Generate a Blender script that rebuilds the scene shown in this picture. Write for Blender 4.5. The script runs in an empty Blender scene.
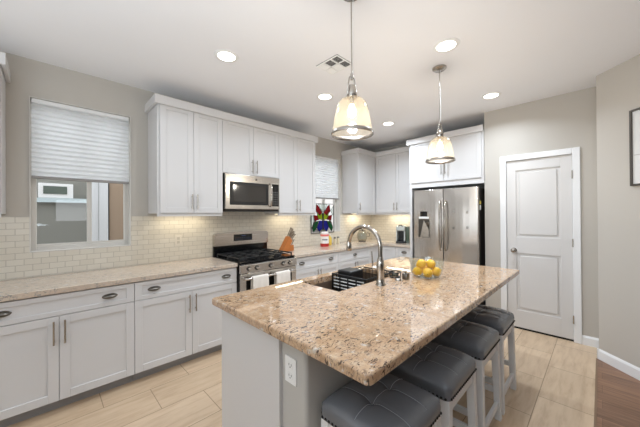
import bpy, bmesh, math, random
from mathutils import Vector, Matrix
random.seed(7)
sc = bpy.context.scene
COL = sc.collection

# ------------------------------------------------------------------ camera
cam_d = bpy.data.cameras.new('camera'); cam = bpy.data.objects.new('camera', cam_d); COL.objects.link(cam)
R3 = Vector((0.71113529, -0.70302553, -0.00645762)); U3 = Vector((0.00161054, -0.00755607, 0.99997016))
B3 = R3.cross(U3)
cam.matrix_world = Matrix(((R3.x, U3.x, B3.x, 0), (R3.y, U3.y, B3.y, 0), (R3.z, U3.z, B3.z, 1.432), (0, 0, 0, 1)))
cam_d.sensor_width = 36; cam_d.lens = 36 * 277.235 / 640; cam_d.clip_start = 0.02
sc.camera = cam

# ------------------------------------------------------------------ world, exposure, added fill light
sc.view_settings.view_transform = 'Standard'; sc.view_settings.look = 'None'
sc.view_settings.exposure = 0.34; sc.view_settings.gamma = 1.0; sc.view_settings.use_curve_mapping = False
w = bpy.data.worlds.new('overcast_sky'); sc.world = w; w.use_nodes = True
w.node_tree.nodes['Background'].inputs[0].default_value = (0.90, 0.95, 1.0, 1)
w.node_tree.nodes['Background'].inputs[1].default_value = 2.2

def area(name, loc, aim, sx, sy, power, color=(1, 1, 1), spread=180):
    l = bpy.data.lights.new(name, 'AREA'); l.shape = 'RECTANGLE'; l.size = sx; l.size_y = sy
    l.energy = power; l.color = color; l.spread = math.radians(spread)
    o = bpy.data.objects.new(name, l); COL.objects.link(o); o.location = loc
    o.rotation_euler = (Vector(aim) - Vector(loc)).to_track_quat('-Z', 'Y').to_euler()
    return o
DAY = (0.90, 0.95, 1.0)
area('ceiling_bounce_fill', (-1.2, 0.1, 1.5), (-0.9, 0.2, 2.78), 2.0, 2.0, 64, (0.78, 0.90, 1.0))   # added fill light, unseen behind the camera, aimed up to brighten the ceiling

# ------------------------------------------------------------------ material helpers
def lin(c):
    return tuple(((v / 255) / 12.92 if v / 255 <= 0.04045 else (((v / 255) + 0.055) / 1.055) ** 2.4) for v in c) + (1,)
def mat(name, rgb=(200, 200, 200), rough=0.5, metal=0.0, **kw):
    m = bpy.data.materials.new(name); m.use_nodes = True
    b = m.node_tree.nodes['Principled BSDF']
    b.inputs['Base Color'].default_value = lin(rgb); b.inputs['Roughness'].default_value = rough
    b.inputs['Metallic'].default_value = metal
    for k, v in kw.items(): b.inputs[k.replace('_', ' ')].default_value = v
    return m
def N(m, t, **kw):
    n = m.node_tree.nodes.new(t)
    for k, v in kw.items(): setattr(n, k, v)
    return n
def LK(m, a, b): m.node_tree.links.new(a, b)
def coords(m, scale=(1, 1, 1), loc=(0, 0, 0), rot=(0, 0, 0), kind='Object'):
    tc = N(m, 'ShaderNodeTexCoord'); mp = N(m, 'ShaderNodeMapping')
    mp.inputs['Scale'].default_value = scale; mp.inputs['Location'].default_value = loc; mp.inputs['Rotation'].default_value = rot
    LK(m, tc.outputs[kind], mp.inputs[0]); return mp.outputs[0]
def noise(m, vec, scale, detail=4, rough=0.5, dist=0):
    n = N(m, 'ShaderNodeTexNoise'); n.inputs['Scale'].default_value = scale; n.inputs['Detail'].default_value = detail
    n.inputs['Roughness'].default_value = rough; n.inputs['Distortion'].default_value = dist
    LK(m, vec, n.inputs['Vector']); return n.outputs['Fac']
def ramp(m, fac, stops, interp='LINEAR'):
    r = N(m, 'ShaderNodeValToRGB'); r.color_ramp.interpolation = interp
    e = r.color_ramp.elements
    while len(e) < len(stops): e.new(0.5)
    for i, (p, c) in enumerate(stops):
        e[i].position = p; e[i].color = lin(c) if len(c) == 3 else c
    LK(m, fac, r.inputs[0]); return r.outputs[0]
def mixc(m, fac, a, b, mode='MIX'):
    x = N(m, 'ShaderNodeMix', data_type='RGBA', blend_type=mode)
    if isinstance(fac, (int, float)): x.inputs[0].default_value = fac
    else: LK(m, fac, x.inputs[0])
    for s, v in ((6, a), (7, b)):
        if isinstance(v, tuple): x.inputs[s].default_value = v
        else: LK(m, v, x.inputs[s])
    return x.outputs[2]
def bump(m, h, strength=0.2, dist=0.002):
    b = N(m, 'ShaderNodeBump'); b.inputs['Strength'].default_value = strength; b.inputs['Distance'].default_value = dist
    LK(m, h, b.inputs['Height']); LK(m, b.outputs[0], m.node_tree.nodes['Principled BSDF'].inputs['Normal'])
def BC(m, c): LK(m, c, m.node_tree.nodes['Principled BSDF'].inputs['Base Color'])

def paint(name, rgb, rough=0.6):
    m = mat(name, rgb, rough); n = noise(m, coords(m), 180, 2); bump(m, n, 0.05, 0.001)
    BC(m, mixc(m, noise(m, coords(m), 1.3, 2), lin(rgb), lin(tuple(int(v * 0.985) for v in rgb)))); return m
M = {}
M['wall'] = paint('greige_wall_paint', (196, 190, 181), 0.75)
M['back_wall'] = paint('deep_brown_grey_back_wall', (104, 96, 90), 0.8)  # unseen wall, darkened to cut light bounced under the island overhang
M['ceiling'] = paint('white_ceiling_paint', (245, 245, 247), 0.85)
M['trim'] = paint('white_trim_paint', (240, 240, 240), 0.4)
M['vinyl'] = paint('off_white_window_vinyl', (214, 210, 203), 0.45)
M['cab'] = paint('white_cabinet_paint', (214, 212, 211), 0.38)
M['island_wall'] = paint('pale_grey_island_paint', (190, 187, 181), 0.6)
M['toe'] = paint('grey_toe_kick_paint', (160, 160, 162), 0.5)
M['door_paint'] = paint('white_door_paint', (220, 217, 214), 0.4)
M['stool_white'] = paint('white_stool_paint', (228, 226, 224), 0.45)
M['plastic_white'] = mat('white_plastic', (238, 238, 236), 0.35)
M['black'] = mat('black_plastic', (16, 16, 17), 0.4)
M['dark'] = mat('dark_gap', (14, 13, 12), 0.8)
M['iron'] = mat('black_cast_iron', (24, 25, 27), 0.42)
M['enamel'] = mat('black_enamel', (14, 15, 17), 0.12)
M['black_glass'] = mat('black_glass', (14, 13, 12), 0.05)
M['chrome'] = mat('satin_chrome', (188, 181, 172), 0.15, 1.0)
M['nickel'] = mat('brushed_nickel', (176, 170, 162), 0.25, 1.0)
M['dark_nickel'] = mat('dark_nickel', (120, 116, 110), 0.3, 1.0)
M['towel'] = mat('white_towel_cloth', (232, 224, 214), 0.95)
n_ = noise(M['towel'], coords(M['towel']), 400, 2); bump(M['towel'], n_, 0.6, 0.003)

def steel(name, rgb=(208, 202, 195), axis='Z', rough=0.24, str_=0.12):
    m = mat(name, rgb, rough, 1.0)
    s = {'Z': (160, 160, 1.5), 'X': (1.5, 160, 160)}[axis]
    n = noise(m, coords(m, s), 1.0, 3); bump(m, n, str_, 0.0006)
    rr = N(m, 'ShaderNodeMapRange'); LK(m, n, rr.inputs[0]); rr.inputs[3].default_value = rough - 0.06; rr.inputs[4].default_value = rough + 0.08
    LK(m, rr.outputs[0], m.node_tree.nodes['Principled BSDF'].inputs['Roughness']); return m
M['steel'] = steel('brushed_stainless_steel', axis='X')
def fridge_steel():
    m = mat('stainless_fridge_steel', (208, 203, 197), 0.24, 1.0)
    a = noise(m, coords(m, (0.3, 7.0, 0.35)), 1.0, 2, 0.5)       # gentle waves of the pressed sheet
    b = N(m, 'ShaderNodeBump'); b.inputs['Strength'].default_value = 0.5; b.inputs['Distance'].default_value = 0.012
    LK(m, a, b.inputs['Height']); LK(m, b.outputs[0], m.node_tree.nodes['Principled BSDF'].inputs['Normal']); return m
M['fridge_steel'] = fridge_steel()
M['fridge_side'] = mat('dark_grey_fridge_side', (46, 42, 38), 0.5)

def granite(name='speckled_beige_granite', pale=0.0):
    m = mat(name, (210, 185, 155), 0.035, IOR=1.7)
    v = coords(m, rot=(0, 0, math.radians(25)))
    base = ramp(m, noise(m, v, 21, 6, 0.62, 0.3), [(0.28, (178, 142, 108)), (0.46, (200, 167, 132)), (0.58, (209, 180, 147)), (0.76, (212, 194, 170))])
    fine = noise(m, v, 110, 4, 0.7)
    c = mixc(m, ramp(m, fine, [(0.40, (0, 0, 0)), (0.62, (255, 255, 255))]), lin((172, 138, 110)), base)
    c = mixc(m, 0.6, c, base)
    # soft grey-brown flecks
    vs = coords(m, (1, 1.9, 1), rot=(0, 0, math.radians(-35)))
    f1 = noise(m, vs, 60, 5, 0.65, 0.5); k1 = ramp(m, f1, [(0.55, (0, 0, 0)), (0.61, (255, 255, 255))])
    c = mixc(m, k1, c, lin((160, 134, 114)))
    # near-black drifts, gathered in patches
    patch = ramp(m, noise(m, v, 5.0, 3, 0.5), [(0.36, (0, 0, 0)), (0.54, (255, 255, 255))])
    f2 = noise(m, coords(m, (1, 2.6, 1), (3, 5, 1), (0, 0, math.radians(-42))), 40, 4, 0.6, 0.8)
    k2 = ramp(m, f2, [(0.56, (0, 0, 0)), (0.59, (255, 255, 255))])
    k2b = mixc(m, 1.0, k2, patch, 'MULTIPLY')
    c = mixc(m, k2b, c, lin((84, 68, 58)))
    f3 = noise(m, v, 24, 3, 0.6); k3 = ramp(m, f3, [(0.60, (0, 0, 0)), (0.70, (255, 255, 255))])
    c = mixc(m, mixc(m, 1.0, k3, (0.6, 0.6, 0.6, 1), 'MULTIPLY'), c, lin((214, 214, 208)))
    if pale: c = mixc(m, pale, c, lin((214, 212, 206)))  # greys the stone: reflected sheen of tile and ceiling painted into the colour
    BC(m, c); return m
M['granite'] = granite(); M['granite_sheen'] = granite('granite_painted_sheen', 0.42)

def brick(m, vec, bw, rh, mortar, c1, c2, cm, offset=0.5, bias=0.0):
    b = N(m, 'ShaderNodeTexBrick'); b.offset = offset; b.offset_frequency = 2; b.squash = 1
    b.inputs['Scale'].default_value = 1; b.inputs['Brick Width'].default_value = bw; b.inputs['Row Height'].default_value = rh
    b.inputs['Mortar Size'].default_value = mortar; b.inputs['Mortar Smooth'].default_value = 0.1; b.inputs['Bias'].default_value = bias
    b.inputs['Color1'].default_value = lin(c1); b.inputs['Color2'].default_value = lin(c2); b.inputs['Mortar'].default_value = lin(cm)
    LK(m, vec, b.inputs['Vector']); return b
def splash():
    m = mat('cream_subway_tile', (222, 214, 200), 0.22)
    tc = N(m, 'ShaderNodeTexCoord'); sp = N(m, 'ShaderNodeSeparateXYZ'); LK(m, tc.outputs['Object'], sp.inputs[0])
    ad = N(m, 'ShaderNodeMath', operation='ADD'); LK(m, sp.outputs[0], ad.inputs[0]); LK(m, sp.outputs[1], ad.inputs[1])
    cb = N(m, 'ShaderNodeCombineXYZ'); LK(m, ad.outputs[0], cb.inputs[0]); LK(m, sp.outputs[2], cb.inputs[1])
    off = N(m, 'ShaderNodeVectorMath', operation='ADD'); LK(m, cb.outputs[0], off.inputs[0]); off.inputs[1].default_value = (5.0, 0.0, 0)
    b = brick(m, off.outputs[0], 0.1016, 0.0508, 0.0022, (222, 215, 201), (216, 208, 193), (190, 182, 168))
    BC(m, b.outputs['Color'])
    inv = N(m, 'ShaderNodeMath', operation='SUBTRACT'); inv.inputs[0].default_value = 1; LK(m, b.outputs['Fac'], inv.inputs[1])
    bump(m, inv.outputs[0], 0.5, 0.0015); return m
M['splash'] = splash()
def floor_tile():
    m = mat('beige_plank_tile', (200, 170, 140), 0.32)
    v = coords(m, loc=(0.61 * 20, 0.3235 * 20 - 2.62, 0))
    b = brick(m, v, 0.61, 0.3235, 0.0028, (216, 188, 158), (196, 168, 138), (150, 126, 102))
    g = noise(m, coords(m, (2.2, 14, 1)), 1.6, 6, 0.6, 0.4)
    streak = ramp(m, g, [(0.30, (168, 138, 110)), (0.50, (204, 180, 150)), (0.72, (220, 198, 170))])
    c = mixc(m, 0.5, b.outputs['Color'], streak)
    BC(m, mixc(m, b.outputs['Fac'], c, lin((152, 126, 100))))
    inv = N(m, 'ShaderNodeMath', operation='SUBTRACT'); inv.inputs[0].default_value = 1; LK(m, b.outputs['Fac'], inv.inputs[1])
    bump(m, inv.outputs[0], 0.3, 0.002); return m
M['tile'] = floor_tile()
def wood_floor():
    m = mat('brown_wood_planks', (110, 80, 60), 0.4)
    v = coords(m, loc=(30, 30, 0), rot=(0, 0, math.pi / 2))
    b = brick(m, v, 1.2, 0.13, 0.0015, (152, 114, 88), (114, 84, 64), (60, 42, 32), 0.37)
    g = noise(m, coords(m, (22, 1.5, 1)), 2.0, 6, 0.65, 0.4)
    st = ramp(m, g, [(0.3, (84, 60, 46)), (0.5, (132, 98, 76)), (0.7, (164, 130, 104))])
    BC(m, mixc(m, 0.55, b.outputs['Color'], st)); return m
M['wood_floor'] = wood_floor()
def leather():
    m = mat('dark_grey_leather', (100, 101, 104), 0.24)
    bump(m, noise(m, coords(m), 260, 3, 0.6), 0.25, 0.001)
    BC(m, mixc(m, noise(m, coords(m), 7, 3), lin((98, 100, 104)), lin((116, 118, 122)))); return m
M['leather'] = leather()
M['stitch'] = mat('grey_stitching', (156, 158, 162), 0.7)

def thin_glass(name, tint=(1, 1, 1), gloss=1.0, rough=0.02):
    m = bpy.data.materials.new(name); m.use_nodes = True; nt = m.node_tree
    nt.nodes.remove(nt.nodes['Principled BSDF']); out = nt.nodes['Material Output']
    t = N(m, 'ShaderNodeBsdfTransparent'); t.inputs[0].default_value = (*tint, 1)
    g = N(m, 'ShaderNodeBsdfGlossy'); g.inputs['Roughness'].default_value = rough
    lw = N(m, 'ShaderNodeLayerWeight'); lw.inputs[0].default_value = 0.5
    pw = N(m, 'ShaderNodeMath', operation='POWER'); LK(m, lw.outputs['Facing'], pw.inputs[0]); pw.inputs[1].default_value = 4.0
    mu = N(m, 'ShaderNodeMath', operation='MULTIPLY_ADD'); LK(m, pw.outputs[0], mu.inputs[0]); mu.inputs[1].default_value = 0.6 * gloss; mu.inputs[2].default_value = 0.04 * gloss; mu.use_clamp = True
    mx = N(m, 'ShaderNodeMixShader'); LK(m, mu.outputs[0], mx.inputs[0]); LK(m, t.outputs[0], mx.inputs[1]); LK(m, g.outputs[0], mx.inputs[2])
    LK(m, mx.outputs[0], out.inputs[0]); return m
M['glass'] = thin_glass('window_glass')
M['bowl_glass'] = thin_glass('clear_bowl_glass', (0.93, 0.96, 0.95), 1.4)
def shade_glass():
    m = thin_glass('warm_seeded_shade_glass', (1.0, 0.93, 0.80), 1.3, 0.08); nt = m.node_tree
    out = nt.nodes['Material Output']; prev = out.inputs[0].links[0].from_socket
    tr = N(m, 'ShaderNodeBsdfTranslucent'); tr.inputs[0].default_value = (0.95, 0.82, 0.62, 1)
    df = N(m, 'ShaderNodeBsdfDiffuse'); df.inputs[0].default_value = (0.90, 0.80, 0.64, 1)
    m1 = N(m, 'ShaderNodeMixShader'); m1.inputs[0].default_value = 0.4; LK(m, tr.outputs[0], m1.inputs[1]); LK(m, df.outputs[0], m1.inputs[2])
    n = noise(m, coords(m), 60, 3, 0.6)
    r = N(m, 'ShaderNodeMapRange'); LK(m, n, r.inputs[0]); r.inputs[1].default_value = 0.3; r.inputs[2].default_value = 0.7
    r.inputs[3].default_value = 0.015; r.inputs[4].default_value = 0.055
    m2 = N(m, 'ShaderNodeMixShader'); LK(m, r.outputs[0], m2.inputs[0]); LK(m, prev, m2.inputs[1]); LK(m, m1.outputs[0], m2.inputs[2])
    LK(m, m2.outputs[0], out.inputs[0]); return m
M['shade_glass'] = shade_glass()
def cell_shade():
    m = bpy.data.materials.new('white_cellular_shade_fabric'); m.use_nodes = True; nt = m.node_tree
    nt.nodes.remove(nt.nodes['Principled BSDF']); out = nt.nodes['Material Output']
    tr = N(m, 'ShaderNodeBsdfTranslucent'); tr.inputs[0].default_value = (0.80, 0.82, 0.84, 1)
    df = N(m, 'ShaderNodeBsdfDiffuse'); df.inputs[0].default_value = (0.82, 0.82, 0.81, 1)
    mx = N(m, 'ShaderNodeMixShader'); mx.inputs[0].default_value = 0.5; LK(m, tr.outputs[0], mx.inputs[1]); LK(m, df.outputs[0], mx.inputs[2])
    LK(m, mx.outputs[0], out.inputs[0]); return m
M['shade'] = cell_shade()
def emit(name, rgb, s):
    m = bpy.data.materials.new(name); m.use_nodes = True; nt = m.node_tree; nt.nodes.remove(nt.nodes['Principled BSDF'])
    e = N(m, 'ShaderNodeEmission'); e.inputs[0].default_value = lin(rgb); e.inputs[1].default_value = s
    LK(m, e.outputs[0], nt.nodes['Material Output'].inputs[0]); return m
M['lamp'] = emit('lit_downlight_lens', (255, 248, 236), 6)
M['bulb'] = emit('lit_warm_bulb', (255, 214, 150), 14)
M['led'] = emit('lit_led_strip', (255, 236, 196), 5)
M['display'] = emit('dim_clock_digits', (150, 170, 210), 0.12)

# ------------------------------------------------------------------ mesh builder
ORG = {}
class MB:
    def __init__(s): s.bm = bmesh.new(); s.T = Matrix.Identity(4)
    def _new(s, geo_before, T=None):
        pass
    def merge(s, b, T=None):
        me = bpy.data.meshes.new('tmp'); b.to_mesh(me); b.free()
        me.transform(s.T @ T if T is not None else s.T); s.bm.from_mesh(me); bpy.data.meshes.remove(me); return s
    def box(s, x0, x1, y0, y1, z0, z1, bev=0.0, seg=1, T=None):
        b = bmesh.new(); bmesh.ops.create_cube(b, size=1)
        for v in b.verts: v.co = Vector(((x0 + x1) / 2 + v.co.x * (x1 - x0), (y0 + y1) / 2 + v.co.y * (y1 - y0), (z0 + z1) / 2 + v.co.z * (z1 - z0)))
        if bev: bmesh.ops.bevel(b, geom=b.edges[:], offset=bev, segments=seg, profile=0.5, affect='EDGES')
        return s.merge(b, T)
    def cyl(s, p0, p1, r, r2=None, seg=16, T=None):
        p0, p1 = Vector(p0), Vector(p1); d = p1 - p0; b = bmesh.new()
        bmesh.ops.create_cone(b, cap_ends=True, segments=seg, radius1=r, radius2=r if r2 is None else r2, depth=d.length)
        m = Matrix.Translation((p0 + p1) / 2) @ d.to_track_quat('Z', 'Y').to_matrix().to_4x4()
        b.transform(m); return s.merge(b, T)
    def ell(s, c, rx, ry, rz, seg=16, T=None):
        b = bmesh.new(); bmesh.ops.create_uvsphere(b, u_segments=seg, v_segments=max(6, seg // 2), radius=1)
        for v in b.verts: v.co = Vector((c[0] + v.co.x * rx, c[1] + v.co.y * ry, c[2] + v.co.z * rz))
        return s.merge(b, T)
    def lathe(s, prof, c=(0, 0, 0), seg=32, cap=False, T=None):
        b = bmesh.new(); rings = []
        for r, z in prof:
            rings.append([b.verts.new((c[0] + r * math.cos(2 * math.pi * i / seg), c[1] + r * math.sin(2 * math.pi * i / seg), c[2] + z)) for i in range(seg)])
        for a, q in zip(rings, rings[1:]):
            for i in range(seg): b.faces.new((a[i], a[(i + 1) % seg], q[(i + 1) % seg], q[i]))
        if cap:
            b.faces.new(list(reversed(rings[0]))); b.faces.new(rings[-1])
        bmesh.ops.remove_doubles(b, verts=b.verts[:], dist=1e-5)
        return s.merge(b, T)
    def tube(s, pts, r, seg=8, T=None, closed=False):
        pts = [Vector(p) for p in pts]; b = bmesh.new(); rings = []; n = len(pts); up = None
        rr = r if isinstance(r, (list, tuple)) else [r] * n
        for i, p in enumerate(pts):
            if closed: t = (pts[(i + 1) % n] - pts[i - 1]).normalized()
            else: t = ((pts[min(i + 1, n - 1)] - pts[max(i - 1, 0)])).normalized()
            if up is None: up = Vector((0, 0, 1)) if abs(t.z) < 0.9 else Vector((1, 0, 0))
            x = t.cross(up).normalized(); y = x.cross(t).normalized(); up = y
            rings.append([b.verts.new(p + (x * math.cos(2 * math.pi * k / seg) + y * math.sin(2 * math.pi * k / seg)) * rr[i]) for k in range(seg)])
        prs = list(zip(rings, rings[1:])) + ([(rings[-1], rings[0])] if closed else [])
        for a, q in prs:
            for k in range(seg): b.faces.new((a[k], a[(k + 1) % seg], q[(k + 1) % seg], q[k]))
        if not closed: b.faces.new(list(reversed(rings[0]))); b.faces.new(rings[-1])
        bmesh.ops.recalc_face_normals(b, faces=b.faces[:]); return s.merge(b, T)
    def prism(s, poly, d, T=None, bev=0):
        # poly: list of 3D points (planar), d: extrusion vector
        b = bmesh.new(); v = [b.verts.new(p) for p in poly]; f = b.faces.new(v)
        r = bmesh.ops.extrude_face_region(b, geom=[f])
        for q in r['geom']:
            if isinstance(q, bmesh.types.BMVert): q.co += Vector(d)
        bmesh.ops.recalc_face_normals(b, faces=b.faces[:])
        if bev: bmesh.ops.bevel(b, geom=b.edges[:], offset=bev, segments=2, profile=0.5, affect='EDGES')
        return s.merge(b, T)
    def build(s, name, material, parent=None, smooth=False):
        me = bpy.data.meshes.new(name); s.bm.to_mesh(me); s.bm.free()
        if parent is not None: me.transform(ORG[parent].inverted())
        o = bpy.data.objects.new(name, me); COL.objects.link(o)
        o.data.materials.append(M[material] if isinstance(material, str) else material)
        if parent is not None: o.parent = parent; ORG[o] = ORG[parent]
        else: ORG[o] = Matrix.Identity(4)
        if smooth:
            for p in me.polygons: p.use_smooth = True
            try: me.set_sharp_from_angle(angle=math.radians(42))
            except Exception: pass
        return o
def tag(o, label=None, cat=None, group=None, kind=None):
    for k, v in (('label', label), ('category', cat), ('group', group), ('kind', kind)):
        if v: o[k] = v
    return o
def thing(name, label, cat, loc=(0, 0, 0), group=None):
    o = bpy.data.objects.new(name, None); COL.objects.link(o); o.location = loc; o.empty_display_size = 0.1
    ORG[o] = Matrix.Translation(loc); return tag(o, label, cat, group)
def struct(name, mb, material, parent=None):
    o = mb.build(name, material, parent)
    if parent is None: o['kind'] = 'structure'
    return o
def copy_tree(o, parent=None):
    c = o.copy(); COL.objects.link(c)
    if parent is not None: c.parent = parent
    for ch in list(o.children): copy_tree(ch, c)
    return c
def B(*a, **k): return MB().box(*a, **k)

H = 2.78
# ------------------------------------------------------------------ the room
# range wall (Y = 3.42) with two window openings
def wall_y(name, x0, x1, y0, y1, openings):
    mb = MB(); xs = x0
    for (a, b_, z0, z1) in openings:
        mb.box(xs, a, y0, y1, 0, H); mb.box(a, b_, y0, y1, 0, z0); mb.box(a, b_, y0, y1, z1, H); xs = b_
    mb.box(xs, x1, y0, y1, 0, H); return struct(name, mb, 'back_wall' if name == 'wall_back' else 'wall')
W1 = (-0.10, 0.625, 1.125, 2.46); W2 = (3.17, 3.895, 1.125, 2.46)
wall_y('wall_range', -3.2, 4.90, 3.42, 3.58, [W1, W2])
struct('wall_fridge', B(4.90, 5.05, 0.9, 3.58, 0, H), 'wall')
mb = MB(); mb.box(4.17, 4.90, 0.985, 1.085, 0, H)                       # return beside the fridge
mb.box(4.17, 4.29, 0.906 - 0.02, 0.985, 0, H); mb.box(4.17, 4.29, 0.17, 0.886, 2.10, H); mb.box(4.17, 4.29, -0.10, 0.17, 0, H)
struct('wall_pantry', mb, 'wall')
mb = MB()                                                                # angled wall on the right
mb.prism([(3.86, 0.02, 0), (2.76, -1.08, 0), (2.76, -3.6, 0), (2.90, -3.6, 0), (2.90, -1.14, 0), (3.92, -0.10, 0), (4.169, -0.10, 0), (4.169, 0.02, 0)], (0, 0, H))
struct('wall_right', mb, 'wall')
wall_y('wall_back', -3.2, 2.90, -3.75, -3.6, [(0.2, 0.9, 1.3, 1.9)])
mb = MB()
WO = [(-0.7, 0.3), (0.9, 1.9), (2.4, 3.3)]; ys_ = -3.75  # unseen openings added for daylight and bright streaks on the fridge
for a, b_ in WO:
    mb.box(-3.35, -3.2, ys_, a, 0, H); mb.box(-3.35, -3.2, a, b_, 0, 0.7); mb.box(-3.35, -3.2, a, b_, 2.3, H); ys_ = b_
mb.box(-3.35, -3.2, ys_, 3.58, 0, H)
struct('wall_left', mb, 'wall')
struct('ceiling', B(-3.35, 5.05, -3.75, 3.58, H, H + 0.12), 'ceiling')
struct('floor', B(-3.35, 5.05, 0.0335, 3.58, -0.05, 0), 'tile')
struct('floor_wood', B(-3.35, 5.05, -3.75, 0.0334, -0.05, 0), 'wood_floor')
struct('trim_leak_cover', B(1.2, 3.845, 0.028, 0.042, 0.0004, 0.004, 0.001), mat('brown_leak_cover', (132, 104, 80), 0.4))  # strip added to cover the light leak between the two floors
# baseboards
def base_prof(mb, a, b_, n, h=0.10, t=0.014):
    a = Vector((*a, 0)); b_ = Vector((*b_, 0)); n = Vector((*n, 0)).normalized()
    prof = [(0, 0.0), (t, 0.0), (t, h - 0.02), (t * 0.6, h - 0.008), (t * 0.35, h), (0, h)]
    mb.prism([a + n * x + Vector((0, 0, z)) for x, z in prof], b_ - a)
mb = MB(); base_prof(mb, (4.169, 0.151), (4.169, 0.022), (-1, 0)); base_prof(mb, (4.169, 1.084), (4.169, 0.908), (-1, 0)); struct('baseboard_pantry', mb, 'trim')
mb = MB(); base_prof(mb, (3.858, 0.017), (2.77, -1.071), (-1, 1)); mb.box(3.846, 3.862, 0.0205, 0.034, 0, 0.10); struct('baseboard_right', mb, 'trim')

# backsplash (its own thin tiled skin on the wall, around the windows)
mb = MB(); Y0, Y1 = 3.412, 3.4195
mb.box(-0.45, W1[0], Y0, Y1, 0.915, 1.43); mb.box(W1[0], W1[1], Y0, Y1, 0.915, W1[2]); mb.box(W1[1], 1.47, Y0, Y1, 0.915, 1.43)
mb.box(1.47, 2.26, Y0, Y1, 0.915, 1.55); mb.box(2.26, W2[0], Y0, Y1, 0.915, 1.43); mb.box(W2[0], W2[1], Y0, Y1, 0.915, W2[2]); mb.box(W2[1], 4.89, Y0, Y1, 0.915, 1.43)
mb.box(4.892, 4.8995, 2.162, 3.412, 0.915, 1.43)
o = struct('trim_backsplash', mb, 'splash')
o.data.transform(Matrix.Translation((0, 0, -1.43 + 0.0508 * 40))); o.location = (0, 0, 1.43 - 0.0508 * 40)

# windows
def window(n, W):
    x0, x1, z0, z1 = W; fy0, fy1 = 3.50, 3.555
    r = bpy.data.objects.new('window_%d' % n, None); COL.objects.link(r); r.location = ((x0 + x1) / 2, 3.5, z0); r['kind'] = 'structure'
    ORG[r] = Matrix.Translation(r.location)
    mb = MB(); f = 0.042
    mb.box(x0, x0 + f, fy0, fy1, z0, z1, 0.003); mb.box(x1 - f, x1, fy0, fy1, z0, z1, 0.003)
    mb.box(x0 + f, x1 - f, fy0, fy1, z0, z0 + f, 0.003); mb.box(x0 + f, x1 - f, fy0, fy1, z1 - f, z1, 0.003)
    xm = x0 + 0.385
    mb.box(xm, xm + 0.035, fy0 + 0.004, fy1 - 0.002, z0 + f, z1 - f, 0.003)
    mb.box(x0 + f, x1 - f, 3.512, 3.53, z0 + f, z0 + f + 0.018); 
    mb.build('window_frame', 'vinyl', r)
    B(x0 + f, xm, 3.526, 3.530, z0 + f, z1 - f).build('pane', 'glass', r)
    B(xm + 0.035, x1 - f, 3.536, 3.540, z0 + f, z1 - f).build('pane', 'glass', r)
    # thin bead edging the opening
    mb = MB(); t = 0.006
    mb.box(x0, x0 + t, 3.409, 3.50, z0, z1); mb.box(x1 - t, x1, 3.409, 3.50, z0, z1); mb.box(x0 + t, x1 - t, 3.409, 3.50, z1 - t, z1); mb.box(x0 + t, x1 - t, 3.409, 3.50, z0, z0 + t)
    mb.build('window_reveal', 'vinyl', r)
window(1, W1); window(2, W2)
def shade(W, zb, label):
    x0, x1, z0, z1 = W; x0 += 0.012; x1 -= 0.012
    r = thing('cellular_shade', label, 'window shade', ((x0 + x1) / 2, 3.45, z1 - 0.01), 'cellular window shades')
    B(x0, x1, 3.425, 3.475, z1 - 0.045, z1 - 0.008, 0.004).build('head_rail', 'trim', r)
    zt = z1 - 0.045; n = int((zt - zb) / 0.040); dz = (zt - zb) / n; pts = []
    for side, y in ((0, 3.432), (1, 3.462)):
        mbp = []
    b = bmesh.new(); prev = None
    def fold(y, amp):
        prev = None
        for i in range(2 * n + 1):
            z = zt - i * dz / 2; yy = y + (amp if i % 2 else 0)
            cur = (b.verts.new((x0, yy, z)), b.verts.new((x1, yy, z)))
            if prev: b.faces.new((prev[0], prev[1], cur[1], cur[0]))
            prev = cur
    fold(3.446, -0.014)
    m = MB(); m.merge(b); m.build('pleated_fabric', 'shade', r)
    B(x0, x1, 3.427, 3.459, zb - 0.024, zb, 0.004).build('bottom_rail', mat('rail_painted_shadow', (150, 147, 144), 0.5), r)  # shadow along the bottom rail painted in as grey
shade(W1, 1.785, 'pale pleated window shade lowered halfway over the wide window by the left counter')
shade(W2, 1.735, 'pale pleated window shade lowered above the stained glass butterfly')

# pantry door
dr = bpy.data.objects.new('door_1', None); COL.objects.link(dr); dr.location = (4.17, 0.528, 0); dr['kind'] = 'structure'; ORG[dr] = Matrix.Translation(dr.location)
mb = MB(); cy0, cy1, cz = 0.151, 0.906, 2.157; cwid = 0.066
def casing_bar(mb, y0, y1, z0, z1): mb.box(4.150, 4.1695, y0, y1, z0, z1, 0.005, 2)
casing_bar(mb, cy0, cy0 + cwid, 0, cz); casing_bar(mb, cy1 - cwid, cy1, 0, cz); casing_bar(mb, cy0 + cwid, cy1 - cwid, cz - cwid, cz)
mb.build('door_casing', 'trim', dr)
mb = MB(); mb.box(4.171, 4.285, 0.1705, 0.2165, 0, 2.097); mb.box(4.171, 4.285, 0.8395, 0.8855, 0, 2.097); mb.box(4.171, 4.285, 0.2165, 0.8395, 2.089, 2.0995)
mb.build('door_jamb', 'trim', dr)
def door_slab():
    y0, y1, z0, z1 = 0.219, 0.837, 0.022, 2.086; xf = 4.172
    mb = MB(); mb.box(xf + 0.012, xf + 0.036, y0, y1, z0, z1)
    st = 0.098; rails = [(z0, 0.235), (0.94, 1.14), (1.965, z1)]
    mb.box(xf, xf + 0.013, y0, y0 + st, z0, z1, 0.0015); mb.box(xf, xf + 0.013, y1 - st, y1, z0, z1, 0.0015)
    for a, b_ in rails: mb.box(xf, xf + 0.013, y0 + st, y1 - st, a, b_, 0.0015)
    for a, b_ in ((0.235, 0.94), (1.14, 1.965)):
        g = 0.028
        mb.box(xf + 0.002, xf + 0.014, y0 + st + g, y1 - st - g, a + g, b_ - g, 0.009)
    return mb
slab = door_slab().build('door_panel', 'door_paint', dr)
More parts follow.
